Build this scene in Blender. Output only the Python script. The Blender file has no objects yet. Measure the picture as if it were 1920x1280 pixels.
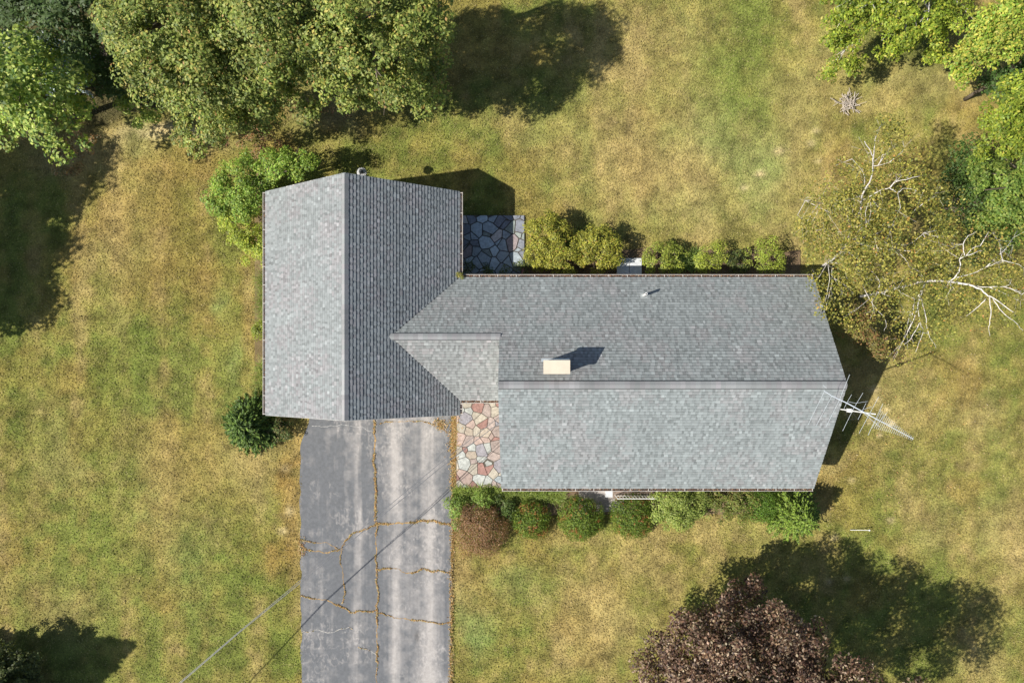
import bpy, math, random
import numpy as np
R = math.radians
random.seed(7)
rng = np.random.default_rng(11)
sc = bpy.context.scene
col = sc.collection

# ------------------------------------------------------------------ camera, light, exposure
H = 33.0            # camera height (m)
F = 1280.0          # focal length in photo pixels (24 mm on a 36 mm frame, 1920 px)
NX, NY = 991.0, 684.0   # photo pixel straight below the camera
cam_d = bpy.data.cameras.new("camera")
cam = bpy.data.objects.new("camera", cam_d)
col.objects.link(cam)
cam.location = (0, 0, H)
cam.rotation_euler = (0, 0, 0)
cam_d.lens = 24.0
cam_d.sensor_width = 36.0
cam_d.shift_x = -31 / 1920
cam_d.shift_y = 44 / 1920
cam_d.clip_end = 3000
sc.camera = cam

SUN_EL = R(46.6)
sx, sy = -0.941, -0.338
w = bpy.data.worlds.new("World")
sc.world = w
w.use_nodes = True
nt = w.node_tree
nt.nodes.clear()
sky = nt.nodes.new('ShaderNodeTexSky')
sky.sky_type = 'NISHITA'
sky.sun_disc = False
sky.sun_elevation = SUN_EL
sky.sun_rotation = math.atan2(sx, sy)
bg = nt.nodes.new('ShaderNodeBackground')
bg.inputs[1].default_value = 0.078
wo = nt.nodes.new('ShaderNodeOutputWorld')
nt.links.new(sky.outputs[0], bg.inputs[0])
nt.links.new(bg.outputs[0], wo.inputs[0])
sun_d = bpy.data.lights.new("sun", 'SUN')
sun_d.energy = 5.0
sun_d.angle = R(0.5)
sun_d.color = (1.0, 0.955, 0.87)
sun = bpy.data.objects.new("sun", sun_d)
col.objects.link(sun)
from mathutils import Vector
sv = Vector((sx * math.cos(SUN_EL), sy * math.cos(SUN_EL), math.sin(SUN_EL)))
sun.rotation_euler = sv.to_track_quat('Z', 'Y').to_euler()
sun.location = (-30, -10, 40)
sc.view_settings.view_transform = 'Standard'
sc.view_settings.look = 'None'
sc.view_settings.exposure = 0.58
sc.view_settings.gamma = 1
sc.cycles.max_bounces = 6
sc.cycles.transparent_max_bounces = 4

# ------------------------------------------------------------------ helpers
def P(px, py, z=0.0):
    s = (H - z) / F
    return ((px - NX) * s, (NY - py) * s, z)

def tag(o, label=None, cat=None, group=None, kind=None):
    if label: o['label'] = label
    if cat: o['category'] = cat
    if group: o['group'] = group
    if kind: o['kind'] = kind
    return o

def empty(name, loc, label, cat, group=None):
    o = bpy.data.objects.new(name, None)
    col.objects.link(o)
    o.location = loc
    o.empty_display_size = 0.3
    return tag(o, label, cat, group)

def make(name, V, faces, mat, parent=None, cols=None, smooth=False):
    """V (n,3) world coordinates, faces: (m,k) array or list of tuples."""
    V = np.asarray(V, dtype=np.float64).reshape(-1, 3)
    off = np.zeros(3)
    if parent is not None:
        p = parent
        while p is not None:
            off += np.array(p.location)
            p = p.parent
    else:
        off = np.array([V[:, 0].mean(), V[:, 1].mean(), V[:, 2].min()])
    V = V - off
    me = bpy.data.meshes.new(name)
    if isinstance(faces, np.ndarray):
        m, k = faces.shape
        me.vertices.add(len(V)); me.vertices.foreach_set('co', V.astype(np.float32).ravel())
        me.loops.add(m * k); me.loops.foreach_set('vertex_index', faces.astype(np.int32).ravel())
        me.polygons.add(m)
        me.polygons.foreach_set('loop_start', np.arange(0, m * k, k, dtype=np.int32))
        me.polygons.foreach_set('loop_total', np.full(m, k, dtype=np.int32))
        me.update(calc_edges=True)
    else:
        me.from_pydata([tuple(v) for v in V], [], [tuple(f) for f in faces])
        me.update()
    if cols is not None:
        a = me.color_attributes.new('Col', 'FLOAT_COLOR', 'POINT')
        c = np.ones((len(V), 4), dtype=np.float32)
        c[:, :3] = cols
        a.data.foreach_set('color', c.ravel())
    if smooth:
        me.polygons.foreach_set('use_smooth', np.ones(len(me.polygons), dtype=bool))
    me.materials.append(mat)
    o = bpy.data.objects.new(name, me)
    col.objects.link(o)
    if parent is not None:
        o.parent = parent
    else:
        o.location = off
    return o

class MB:
    """collects boxes, prisms and tubes into one mesh"""
    def __init__(self): self.v = []; self.f = []
    def add(self, vs, fs):
        n = len(self.v); self.v += [tuple(p) for p in vs]; self.f += [tuple(i + n for i in f) for f in fs]; return self
    def box(self, x0, x1, y0, y1, z0, z1):
        vs = [(x, y, z) for z in (z0, z1) for y in (y0, y1) for x in (x0, x1)]
        return self.add(vs, [(0, 2, 3, 1), (4, 5, 7, 6), (0, 1, 5, 4), (2, 6, 7, 3), (0, 4, 6, 2), (1, 3, 7, 5)])
    def tube(self, pts, rad, n=6):
        pts = [Vector(p) for p in pts]
        if not hasattr(rad, '__len__'): rad = [rad] * len(pts)
        base = len(self.v)
        prev = None
        for i, p in enumerate(pts):
            d = (pts[min(i + 1, len(pts) - 1)] - pts[max(i - 1, 0)])
            if d.length < 1e-6: d = Vector((0, 0, 1))
            d.normalize()
            if prev is None:
                a = d.orthogonal().normalized()
            else:
                a = prev - d * prev.dot(d)
                a = a.normalized() if a.length > 1e-5 else d.orthogonal().normalized()
            prev = a
            b = d.cross(a)
            for k in range(n):
                t = 2 * math.pi * k / n
                self.v.append(tuple(p + (a * math.cos(t) + b * math.sin(t)) * rad[i]))
        for i in range(len(pts) - 1):
            for k in range(n):
                k2 = (k + 1) % n
                self.f.append((base + i * n + k, base + i * n + k2, base + (i + 1) * n + k2, base + (i + 1) * n + k))
        self.f.append(tuple(base + k for k in reversed(range(n))))
        self.f.append(tuple(base + (len(pts) - 1) * n + k for k in range(n)))
        return self
    def lathe(self, c, prof, n=24, wave=0.0):
        base = len(self.v)
        for (r, z) in prof:
            for k in range(n):
                t = 2 * math.pi * k / n
                dz = wave * r * (1 if k % 2 else -1)
                self.v.append((c[0] + r * math.cos(t), c[1] + r * math.sin(t), c[2] + z + dz))
        for i in range(len(prof) - 1):
            for k in range(n):
                k2 = (k + 1) % n
                self.f.append((base + i * n + k, base + i * n + k2, base + (i + 1) * n + k2, base + (i + 1) * n + k))
        return self
    def build(self, name, mat, parent=None, smooth=False):
        return make(name, self.v, self.f, mat, parent, smooth=smooth)

# ---- numpy value noise
_lat = np.random.default_rng(5).random((256, 256))
def vnoise(x, y, s, seed=0):
    x = np.asarray(x) / s + seed * 17.31 + 100; y = np.asarray(y) / s + seed * 9.77 + 100
    xi = np.floor(x).astype(int); yi = np.floor(y).astype(int)
    fx = x - xi; fy = y - yi
    fx = fx * fx * (3 - 2 * fx); fy = fy * fy * (3 - 2 * fy)
    g = lambda a, b: _lat[a % 256, b % 256]
    return (g(xi, yi) * (1 - fx) * (1 - fy) + g(xi + 1, yi) * fx * (1 - fy)
            + g(xi, yi + 1) * (1 - fx) * fy + g(xi + 1, yi + 1) * fx * fy)
def fbm(x, y, s, seed=0, o=4):
    r = 0; a = 1; t = 0
    for i in range(o):
        r = r + a * vnoise(x, y, s / 2 ** i, seed + i * 3); t += a; a *= 0.55
    return r / t
def sstep(a, b, x):
    t = np.clip((x - a) / (b - a), 0, 1); return t * t * (3 - 2 * t)

# ------------------------------------------------------------------ materials
def mat_new(name):
    m = bpy.data.materials.new(name); m.use_nodes = True
    n = m.node_tree; b = n.nodes['Principled BSDF']
    return m, n, b
def plain(name, c, rough=0.6, metal=0.0, noise=0.12, scale=8.0, bump=0.0):
    m, n, b = mat_new(name)
    b.inputs['Roughness'].default_value = rough
    b.inputs['Metallic'].default_value = metal
    tc = n.nodes.new('ShaderNodeTexCoord')
    nz = n.nodes.new('ShaderNodeTexNoise'); nz.inputs['Scale'].default_value = scale; nz.inputs['Detail'].default_value = 5
    n.links.new(tc.outputs['Object'], nz.inputs['Vector'])
    mr = n.nodes.new('ShaderNodeMapRange')
    mr.inputs['From Min'].default_value = 0.3; mr.inputs['From Max'].default_value = 0.7
    mr.inputs['To Min'].default_value = 1 - noise; mr.inputs['To Max'].default_value = 1 + noise
    n.links.new(nz.outputs[0], mr.inputs['Value'])
    mx = n.nodes.new('ShaderNodeVectorMath'); mx.operation = 'SCALE'
    mx.inputs[0].default_value = c
    n.links.new(mr.outputs[0], mx.inputs['Scale'])
    n.links.new(mx.outputs[0], b.inputs['Base Color'])
    if bump:
        bp = n.nodes.new('ShaderNodeBump'); bp.inputs['Strength'].default_value = bump; bp.inputs['Distance'].default_value = 0.02
        n.links.new(nz.outputs[0], bp.inputs['Height']); n.links.new(bp.outputs[0], b.inputs['Normal'])
    return m
def attr_mat(name, rough=0.8, noise=0.25, scale=20.0, bump=0.0, spec=0.3, scale2=None, bdist=0.02):
    m, n, b = mat_new(name)
    b.inputs['Roughness'].default_value = rough
    b.inputs['Specular IOR Level'].default_value = spec
    at = n.nodes.new('ShaderNodeAttribute'); at.attribute_name = 'Col'
    tc = n.nodes.new('ShaderNodeTexCoord')
    nz = n.nodes.new('ShaderNodeTexNoise'); nz.inputs['Scale'].default_value = scale; nz.inputs['Detail'].default_value = 6
    nz.inputs['Roughness'].default_value = 0.65
    n.links.new(tc.outputs['Object'], nz.inputs['Vector'])
    mr = n.nodes.new('ShaderNodeMapRange')
    mr.inputs['From Min'].default_value = 0.3; mr.inputs['From Max'].default_value = 0.7
    mr.inputs['To Min'].default_value = 1 - noise; mr.inputs['To Max'].default_value = 1 + noise
    n.links.new(nz.outputs[0], mr.inputs['Value'])
    mx = n.nodes.new('ShaderNodeVectorMath'); mx.operation = 'SCALE'
    n.links.new(at.outputs['Color'], mx.inputs[0]); n.links.new(mr.outputs[0], mx.inputs['Scale'])
    n.links.new(mx.outputs[0], b.inputs['Base Color'])
    if bump:
        bp = n.nodes.new('ShaderNodeBump'); bp.inputs['Strength'].default_value = bump; bp.inputs['Distance'].default_value = bdist
        n.links.new(nz.outputs[0], bp.inputs['Height']); n.links.new(bp.outputs[0], b.inputs['Normal'])
    return m
def leaf_mat(name, trans=0.35, rough=0.55, spec=0.35):
    m = bpy.data.materials.new(name); m.use_nodes = True
    n = m.node_tree; n.nodes.clear()
    at = n.nodes.new('ShaderNodeAttribute'); at.attribute_name = 'Col'
    pb = n.nodes.new('ShaderNodeBsdfPrincipled'); pb.inputs['Roughness'].default_value = rough
    pb.inputs['Specular IOR Level'].default_value = spec
    tr = n.nodes.new('ShaderNodeBsdfTranslucent')
    sc2 = n.nodes.new('ShaderNodeVectorMath'); sc2.operation = 'MULTIPLY'; sc2.inputs[1].default_value = (1.25, 1.3, 0.6)
    n.links.new(at.outputs['Color'], sc2.inputs[0]); n.links.new(sc2.outputs[0], tr.inputs['Color'])
    n.links.new(at.outputs['Color'], pb.inputs['Base Color'])
    mx = n.nodes.new('ShaderNodeMixShader'); mx.inputs[0].default_value = trans
    n.links.new(pb.outputs[0], mx.inputs[1]); n.links.new(tr.outputs[0], mx.inputs[2])
    o = n.nodes.new('ShaderNodeOutputMaterial'); n.links.new(mx.outputs[0], o.inputs[0])
    return m
M_leaf = leaf_mat('leaves', 0.32)
M_needle = leaf_mat('needles', 0.12, 0.6)
M_grass = leaf_mat('grass_blades', 0.25, 0.7, 0.2)
M_lawn = attr_mat('lawn_soil', 0.95, 0.42, 11.0, 0.7, 0.1, bdist=0.05)
M_asphalt = attr_mat('asphalt', 0.9, 0.24, 34.0, 0.4, 0.25, bdist=0.01)
M_shingle = attr_mat('asphalt_shingle', 0.85, 0.10, 60.0, 0.25, 0.3, bdist=0.004)
M_stone = attr_mat('flagstone', 0.85, 0.32, 9.0, 0.5, 0.25)
M_litter = attr_mat('litter', 0.9, 0.2, 30.0, 0.0, 0.1)
M_white = plain('white_paint', (0.70, 0.69, 0.66), 0.45, 0, 0.05)
M_siding = plain('cream_siding', (0.66, 0.63, 0.55), 0.6, 0, 0.05)
M_found = plain('foundation_concrete', (0.32, 0.31, 0.29), 0.9, 0, 0.15)
M_conc = plain('concrete', (0.50, 0.51, 0.52), 0.85, 0, 0.14, 6, 0.2)
M_cap = plain('chimney_cap_concrete', (0.52, 0.455, 0.355), 0.85, 0, 0.06, 3, 0.1)
M_alu = plain('antenna_aluminium', (0.60, 0.64, 0.67), 0.35, 0.25, 0.06)
M_wire = plain('wire_grey', (0.20, 0.20, 0.21), 0.4, 0.3, 0.1)
M_dark = plain('dark_metal', (0.05, 0.055, 0.06), 0.5, 0.3, 0.1)
M_glass = plain('window_glass', (0.04, 0.05, 0.06), 0.08, 0, 0.1)
M_mortar = plain('patio_mortar', (0.085, 0.075, 0.06), 0.95, 0, 0.3, 12, 0.3)
M_bark = plain('brown_bark', (0.14, 0.11, 0.08), 0.9, 0, 0.35, 10, 0.6)
M_birch = plain('birch_bark', (0.55, 0.51, 0.47), 0.75, 0, 0.35, 7, 0.3)
M_deck = plain('roof_deck', (0.20, 0.17, 0.13), 0.9)
M_twig = plain('dry_twigs', (0.42, 0.36, 0.30), 0.9, 0, 0.3)
M_brown = plain('gutter_debris', (0.10, 0.06, 0.035), 0.95, 0, 0.5, 20)
M_mulch = attr_mat('mulch', 0.95, 0.4, 25, 0.6, 0.1)
M_pole = plain('pole_wood', (0.20, 0.15, 0.10), 0.9, 0, 0.3)
def brick_mat():
    m, n, b = mat_new('chimney_brick')
    tc = n.nodes.new('ShaderNodeTexCoord'); bk = n.nodes.new('ShaderNodeTexBrick')
    mp = n.nodes.new('ShaderNodeMapping'); mp.inputs['Rotation'].default_value = (R(90), 0, 0)
    bk.inputs['Color1'].default_value = (0.33, 0.12, 0.08, 1); bk.inputs['Color2'].default_value = (0.25, 0.09, 0.06, 1)
    bk.inputs['Mortar'].default_value = (0.4, 0.37, 0.33, 1); bk.inputs['Scale'].default_value = 4.5
    n.links.new(tc.outputs['Object'], mp.inputs[0]); n.links.new(mp.outputs[0], bk.inputs[0])
    n.links.new(bk.outputs[0], b.inputs['Base Color']); b.inputs['Roughness'].default_value = 0.9
    return m
M_brick = brick_mat()

# ------------------------------------------------------------------ setting: lawn
blobs = [ # px, py, rx, ry, kind, amount    kind: g green, t tan, b ochre brown, p pale, m mint green
 (1380,150,90,110,'g',.55),(1390,90,60,120,'g',.4),(1340,250,80,70,'m',.6),(1400,300,70,60,'m',.45),(1290,400,60,40,'m',.35),(1060,170,70,50,'g',.4),
 (1240,330,170,110,'t',.55),(1150,230,90,60,'t',.45),(1240,90,120,90,'t',.4),(980,230,80,50,'t',.3),(1500,250,60,160,'t',.55),
 (1430,330,60,70,'m',.4),(1560,90,40,90,'t',.4),(1650,190,90,40,'t',.5),(1780,160,120,50,'t',.4),(760,260,150,60,'g',.2),(680,230,60,30,'b',.4),(640,190,60,40,'p',.5),
 (300,370,120,80,'b',.4),(330,500,120,80,'b',.5),(240,430,60,140,'t',.35),(420,620,50,90,'b',.4),(430,570,22,35,'m',.6),(425,700,25,60,'m',.45),
 (230,760,60,200,'g',.5),(240,600,50,90,'g',.4),(200,1000,50,170,'g',.35),(60,760,50,160,'g',.45),(110,860,50,80,'t',.35),(300,900,60,150,'t',.3),
 (370,1050,70,120,'m',.35),(430,1000,50,160,'g',.4),(500,1040,25,200,'g',.45),(500,850,50,60,'t',.5),(545,880,18,60,'b',.8),(535,1010,22,100,'b',.7),
 (440,860,50,60,'t',.4),(300,250,90,18,'p',.8),(160,280,70,30,'p',.4),(500,270,60,25,'b',.6),(330,245,60,14,'p',.6),
 (540,1200,25,120,'g',.3),(120,1150,90,60,'t',.4),(900,1180,30,60,'m',.6),(1000,1100,60,50,'g',.4),(980,1090,40,40,'m',.4),(1110,1160,70,70,'t',.7),(1090,1010,60,20,'t',.6),
 (1200,1130,60,60,'g',.3),(1330,1010,140,30,'t',.3),(1450,1000,120,40,'g',.35),(1640,930,70,60,'g',.35),(1700,760,70,90,'t',.5),(1850,780,60,60,'t',.6),(1760,850,60,60,'g',.2),
 (1880,1000,60,120,'t',.6),(1750,960,60,50,'t',.4),(1850,1230,40,80,'t',.5),(870,1080,30,80,'t',.4),(865,1000,18,60,'b',.5),(1680,720,60,50,'g',.3),(1880,880,50,60,'g',.4),
 (1640,730,9,7,'p',1),(1646,750,7,6,'p',.9),(1660,768,9,6,'p',.9),(1630,790,6,5,'p',.9),(1673,792,8,6,'p',.9),(1650,815,5,5,'p',1),(1597,900,8,5,'p',.6),(1670,975,7,5,'p',.8),
 (1461,283,10,7,'p',.8),(1425,326,10,6,'p',.9),(1395,352,8,6,'p',.7),(1520,269,8,7,'p',.6),(1530,245,8,5,'p',.6),(1535,302,6,5,'p',.6),
 (1565,1008,6,6,'p',.8),(1588,1085,6,5,'p',.9),(1555,1090,6,6,'p',.9),(534,878,10,8,'p',.5),(530,995,9,7,'p',.8),(543,958,8,9,'p',.8),
]
bmix = {'g': (0.135, 0.180, 0.038), 't': (0.42, 0.32, 0.155), 'b': (0.31, 0.20, 0.07), 'p': (0.58, 0.47, 0.29), 'm': (0.19, 0.25, 0.09)}
def grass_col(x, y):
    # wandering coordinates so the patches are ragged
    wx = x + (fbm(x, y, 2.2, 41) - .5) * 3.2; wy = y + (fbm(x, y, 2.2, 57) - .5) * 3.2
    n1 = fbm(x, y, 6.5, 1, 5); n2 = fbm(x, y, 1.6, 9, 4); n3 = fbm(x, y, 0.5, 23, 3); st = fbm(x * 2.6, y * .35, 3.0, 31, 3)
    lane = np.sin((x + .02 * y) * 2 * np.pi / 2.1 + 1.5 * vnoise(y, x * 0, 9, 3)) * (1 - sstep(-12, -6, x)) * .15
    g = .75 * (n1 - .5) + .48 * (n2 - .5) + .75 * (st - .5) + .7 * (n3 - .5) + .06 + lane + .14 * (1 - sstep(-15, -9, x)) * (1 - sstep(2, 7, y))
    tan = np.array([.320, .252, .108]); oli = np.array([.236, .212, .066]); grn = np.array([.165, .186, .048])
    a = sstep(-.30, .04, g)[:, None]; b = sstep(.0, .34, g)[:, None]
    c = tan * (1 - a) + oli * a; c = c * (1 - b) + grn * b
    m = sstep(.53, .72, fbm(x, y, 2.6, 77, 4))[:, None] * .5
    c = c * (1 - m) + np.array([.29, .20, .07]) * m
    for (px, py, rx, ry, k, am) in blobs:
        bx, by, _ = P(px, py); s = H / F
        ux, uy = (wx, wy) if rx > 14 else (x, y)
        d = ((ux - bx) / (rx * s)) ** 2 + ((uy - by) / (ry * s)) ** 2
        t = (np.exp(-d * 1.1) * am)
        t = np.clip(t * (0.5 + n2 * 0.55 + n3 * .45), 0, 1)[:, None]
        c = c * (1 - t) + np.array(bmix[k]) * t
    v = fbm(x, y, .42, 63, 3); v2 = fbm(x, y, 1.3, 88, 3)
    v3 = vnoise(x, y, .13, 19)
    c = c * (1 + 1.0 * (v - .5) + .35 * (v2 - .5) + .28 * (v3 - .5))[:, None]
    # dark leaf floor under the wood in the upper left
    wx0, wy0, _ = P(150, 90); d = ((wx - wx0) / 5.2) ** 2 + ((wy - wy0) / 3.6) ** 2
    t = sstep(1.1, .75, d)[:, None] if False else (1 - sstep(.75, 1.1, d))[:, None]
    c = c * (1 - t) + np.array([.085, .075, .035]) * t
    return np.clip(c * np.array([.935, .935, .80]), 0.008, 1)
gx = np.concatenate([[-900, -200, -60, -38], np.arange(-32, 32.01, 0.16), [38, 60, 200, 900]])
gy = np.concatenate([[-900, -200, -60, -28], np.arange(-22, 24.01, 0.16), [30, 60, 200, 900]])
X, Y = np.meshgrid(gx, gy)
xf, yf = X.ravel(), Y.ravel()
zf = (fbm(xf, yf, 1.5, 3) - .5) * 0.03
V = np.stack([xf, yf, zf - 0.02], 1)
nx_, ny_ = len(gx), len(gy)
idx = np.arange(nx_ * ny_).reshape(ny_, nx_)
Fq = np.stack([idx[:-1, :-1].ravel(), idx[:-1, 1:].ravel(), idx[1:, 1:].ravel(), idx[1:, :-1].ravel()], 1)
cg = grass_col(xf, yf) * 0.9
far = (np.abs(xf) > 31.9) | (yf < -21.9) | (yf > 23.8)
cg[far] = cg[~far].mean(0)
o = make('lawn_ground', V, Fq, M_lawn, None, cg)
tag(o, 'broad sunlit lawn of mixed green and dry tan grass around the house', 'lawn', kind='structure')

# ------------------------------------------------------------------ setting: driveway
dw = [P(562, 770), P(567.5, 1500), P(839.6, 1500), P(852, 770)]
nu, nv = 300, 700
u = np.linspace(0, 1, nu); v = np.linspace(0, 1, nv)
U, Vv = np.meshgrid(u, v)
yT, yB = dw[0][1], dw[1][1]
yy = yT + (yB - yT) * Vv
xl = dw[0][0] + (dw[1][0] - dw[0][0]) * Vv + (vnoise(yy, yy * 0, .5, 4) - .5) * .10
corner = np.clip(1 - (yT - .3 - yy) / 1.5, 0, 1)
xl = xl + 0.45 * sstep(0, 1, corner)
xr = dw[3][0] + (dw[2][0] - dw[3][0]) * Vv + (vnoise(yy, yy * 0, .6, 8) - .5) * .12
xx = xl + (xr - xl) * U
xf, yf = xx.ravel(), yy.ravel()
px_ = xf / (H / F) + NX; py_ = NY - yf / (H / F)
def band(c0, wd, soft=8): return np.exp(-((px_ - c0) / wd) ** 2)
fine = fbm(xf, yf, .35, 60, 4); streak = fbm(xf * 3, yf * .25, 1.2, 61, 5); big = fbm(xf, yf, 2.0, 62, 3)
veins = 1 - np.abs(fbm(xf * 1.2, yf * .7, .55, 66, 5) - .5) * 2
veins = sstep(.90, .985, veins)
wear = (band(741, 12) * .95 + band(806, 16) * 1.0 + band(770, 30) * .22 + band(830, 12) * .1) * (.30 + 1.0 * streak)
wear2 = (band(597, 9) * .35 + band(675, 11) * .45 + band(655, 30) * .15)
wear = wear + wear2 * sstep(.4, .75, streak) + .30 * veins * (px_ < 850) * sstep(.42, .62, big)
scr = sstep(.62, .80, fbm(xf * 1.5, yf * 1.0, .16, 45, 4)) * sstep(.40, .60, big) * .40
str2 = (fbm(xf * 6, yf * .18, 1.0, 64, 4) - .5) * .55
wear = np.clip(wear + .75 * (fine - .52) + .12 * (big - .4) + scr + str2, 0, 1)
edge_d = np.minimum(px_ - 562, 848 - px_)
base = np.array([.130, .134, .141]); lite = np.array([.37, .345, .325])
c = base * (1 - wear[:, None]) + lite * wear[:, None]
c *= (0.93 + .2 * (vnoise(xf, yf, .09, 70) - .5))[:, None]
# dark oil spot
d = ((px_ - 782) / 6) ** 2 + ((py_ - 1192) / 11) ** 2
c *= (1 - .45 * np.exp(-d * 1.2))[:, None]
c[py_ < 800] *= .95
idx = np.arange(nu * nv).reshape(nv, nu)
Fq = np.stack([idx[:-1, :-1].ravel(), idx[1:, :-1].ravel(), idx[1:, 1:].ravel(), idx[:-1, 1:].ravel()], 1)
o = make('driveway', np.stack([xf, yf, np.full_like(xf, .022)], 1), Fq, M_asphalt, None, c)
tag(o, 'grey cracked asphalt driveway with pale tyre tracks below the garage', 'driveway', kind='structure')
driveway = o

# leaf builder -------------------------------------------------------------------
def unit(a): return a / (np.linalg.norm(a, axis=1, keepdims=True) + 1e-9)
def rand_dirs(n):
    return unit(rng.normal(size=(n, 3)))
def leaf_cards(C, N, size, aspect=.55, dirs=None, fold=.25):
    """folded diamond leaves; returns verts (4n,3), faces (n,4)"""
    n = len(C); N = unit(N)
    if dirs is None: dirs = rand_dirs(n)
    U_ = unit(dirs - N * (dirs * N).sum(1, keepdims=True))
    W_ = np.cross(N, U_)
    size = np.broadcast_to(np.asarray(size, float), (n,))[:, None]
    a = C + U_ * size * .5; b = C + W_ * size * .5 * aspect + N * size * fold * .3
    c = C - U_ * size * .5; d = C - W_ * size * .5 * aspect + N * size * fold * .3
    V = np.stack([a, b, c, d], 1).reshape(-1, 3)
    Fc = np.arange(4 * n).reshape(n, 4)
    return V, Fc
def leaf_obj(name, C, N, size, colr, parent, aspect=.55, dirs=None, mat=None, kind=None):
    V, Fc = leaf_cards(C, N, size, aspect, dirs)
    return make(name, V, Fc, mat or M_leaf, parent, np.repeat(colr, 4, axis=0))
def palette(n, cols_, wts, jitter=.18):
    cols_ = np.array(cols_); k = rng.choice(len(cols_), n, p=np.array(wts) / sum(wts))
    c = cols_[k] * (1 + (rng.random((n, 1)) - .5) * 2 * jitter) * (1 + (rng.random((n, 3)) - .5) * .12)
    return np.clip(c, .004, 1)

# cracks with dead grass and leaf litter -----------------------------------------
cracks = [
 ([(703,788),(704,830),(702,870),(705,930),(706,978)], .085, 1.0),
 ([(706,978),(705,1010),(706,1060),(707,1110),(708,1147)], .06, .55),
 ([(708,1147),(707,1190),(708,1225),(708,1240)], .06, .75),
 ([(708,1240),(707,1260),(709,1290)], .035, .2),
 ([(564,1020),(572,1030),(590,1034),(607,1036),(625,1031),(641,1030),(648,1012),(664,1000),(684,990),(706,980)], .06, .7),
 ([(706,980),(730,983),(760,981),(790,975),(815,975),(846,982)], .09, 1.0),
 ([(568,1014),(590,1015),(612,1018),(628,1024),(634,1028)], .035, .7),
 ([(709,1068),(728,1065),(742,1066),(755,1072),(775,1072),(795,1066),(810,1070),(846,1072)], .055, .7),
 ([(565,1118),(590,1120),(615,1127),(635,1131),(655,1143),(665,1148),(685,1146),(707,1146)], .055, .75),
 ([(709,1149),(735,1153),(750,1158),(770,1163),(790,1160),(820,1166),(846,1166)], .045, .5),
 ([(566,1183),(590,1182),(620,1183),(640,1177),(655,1174),(664,1182)], .03, .05),
 ([(672,1210),(690,1219),(706,1226)], .03, .15),
 ([(642,1032),(640,1055),(643,1075),(647,1100),(645,1130)], .035, .35),
 ([(585,800),(610,800),(640,799),(680,797),(690,804),(700,808)], .02, .0),
 ([(712,792),(750,790),(790,790),(822,797),(838,812)], .03, .3),
]
Vc = []; Fc_ = []; Cc = []; lit = []
for pts, wd, dens in cracks:
    pts = [np.array(P(*p)[:2]) for p in pts]
    fine_ = [pts[0]]
    for a, b in zip(pts[:-1], pts[1:]):
        L = np.linalg.norm(b - a); k = max(2, int(L / .05))
        for i in range(1, k + 1):
            fine_.append(a + (b - a) * i / k)
    fine_ = np.array(fine_); n = len(fine_)
    dx = np.gradient(fine_, axis=0); nrm = np.stack([-dx[:, 1], dx[:, 0]], 1); nrm /= np.linalg.norm(nrm, axis=1, keepdims=True) + 1e-9
    arc = np.arange(n) * .05
    wob = (fbm(arc, arc * 0, .55, int(rng.integers(90)), 5) - .5) * .30
    fine_ = fine_ + nrm * wob[:, None]
    ww = wd * .50 * (.25 + 1.2 * rng.random(n) * fbm(arc, arc * 0, .5, 33, 2) * 1.6)
    b0 = len(Vc)
    pale = dens < .2
    for i in range(n):
        for s in (-1, 1):
            q = fine_[i] + nrm[i] * ww[i] * s
            Vc.append((q[0], q[1], .0262))
            t = rng.random()
            if dens < .02: cc = (.45, .44, .42)
            elif pale: cc = (.40, .38, .35) if wd < .032 else (.06, .055, .05)
            else: cc = np.array((.42, .27, .11)) * t + np.array((.16, .12, .08)) * (1 - t)
            Cc.append(cc)
    for i in range(n - 1):
        Fc_.append((b0 + 2 * i, b0 + 2 * i + 1, b0 + 2 * i + 3, b0 + 2 * i + 2))
    m = int(n * 9 * dens)
    if m:
        k = rng.integers(0, n, m)
        patchy = fbm(arc[k], arc[k] * 0, .6, 5, 3) > .30
        k = k[patchy]
        q = fine_[k] + rng.normal(size=(len(k), 2)) * wd * .33
        lit.append(np.column_stack([q, .032 + rng.random(len(k)) * .03]))
o = make('crack', Vc, np.array(Fc_), M_litter, driveway, np.array(Cc))
# dead leaves piled on the joint between driveway and patio, garage corner, and east edge
def line_lit(p0, p1, n, wd):
    a = np.array(P(*p0)[:2]); b = np.array(P(*p1)[:2]); t = rng.random((n, 1))
    q = a + (b - a) * t + rng.normal(size=(n, 2)) * wd
    lit.append(np.column_stack([q, .035 + rng.random(n) * .05]))
line_lit((853, 782), (851, 912), 2600, .09); line_lit((853, 785), (852, 850), 900, .13)
line_lit((820, 792), (832, 800), 260, .14); line_lit((848, 915), (846, 1290), 900, .05); line_lit((564, 1010), (566, 1040), 160, .1)
line_lit((848, 1000), (845, 1290), 600, .07)
n_ = 1500; q = np.column_stack([rng.normal(size=n_) * 3.6 + 16.5, rng.normal(size=n_) * 4.0 - .5]); q = q[(q[:, 0] > 13.2)]
lit.append(np.column_stack([q, .03 + rng.random(len(q)) * .03]))
L = np.concatenate(lit); n = len(L)
N = unit(rng.normal(size=(n, 3)) * .6 + np.array([0, 0, 1]))
cl = palette(n, [(.56, .34, .13), (.48, .36, .17), (.32, .19, .08), (.54, .43, .25), (.22, .24, .07)], [4, 4, 3, 2, 1])
VV, FF = leaf_cards(L, N, .05 + rng.random(n) * .06, .4)
o = make('leaf_litter', VV, FF, M_leaf, None, np.repeat(cl, 4, axis=0))
tag(o, 'orange brown dead leaves and grass filling driveway cracks and edges', 'leaf litter', kind='stuff')

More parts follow.
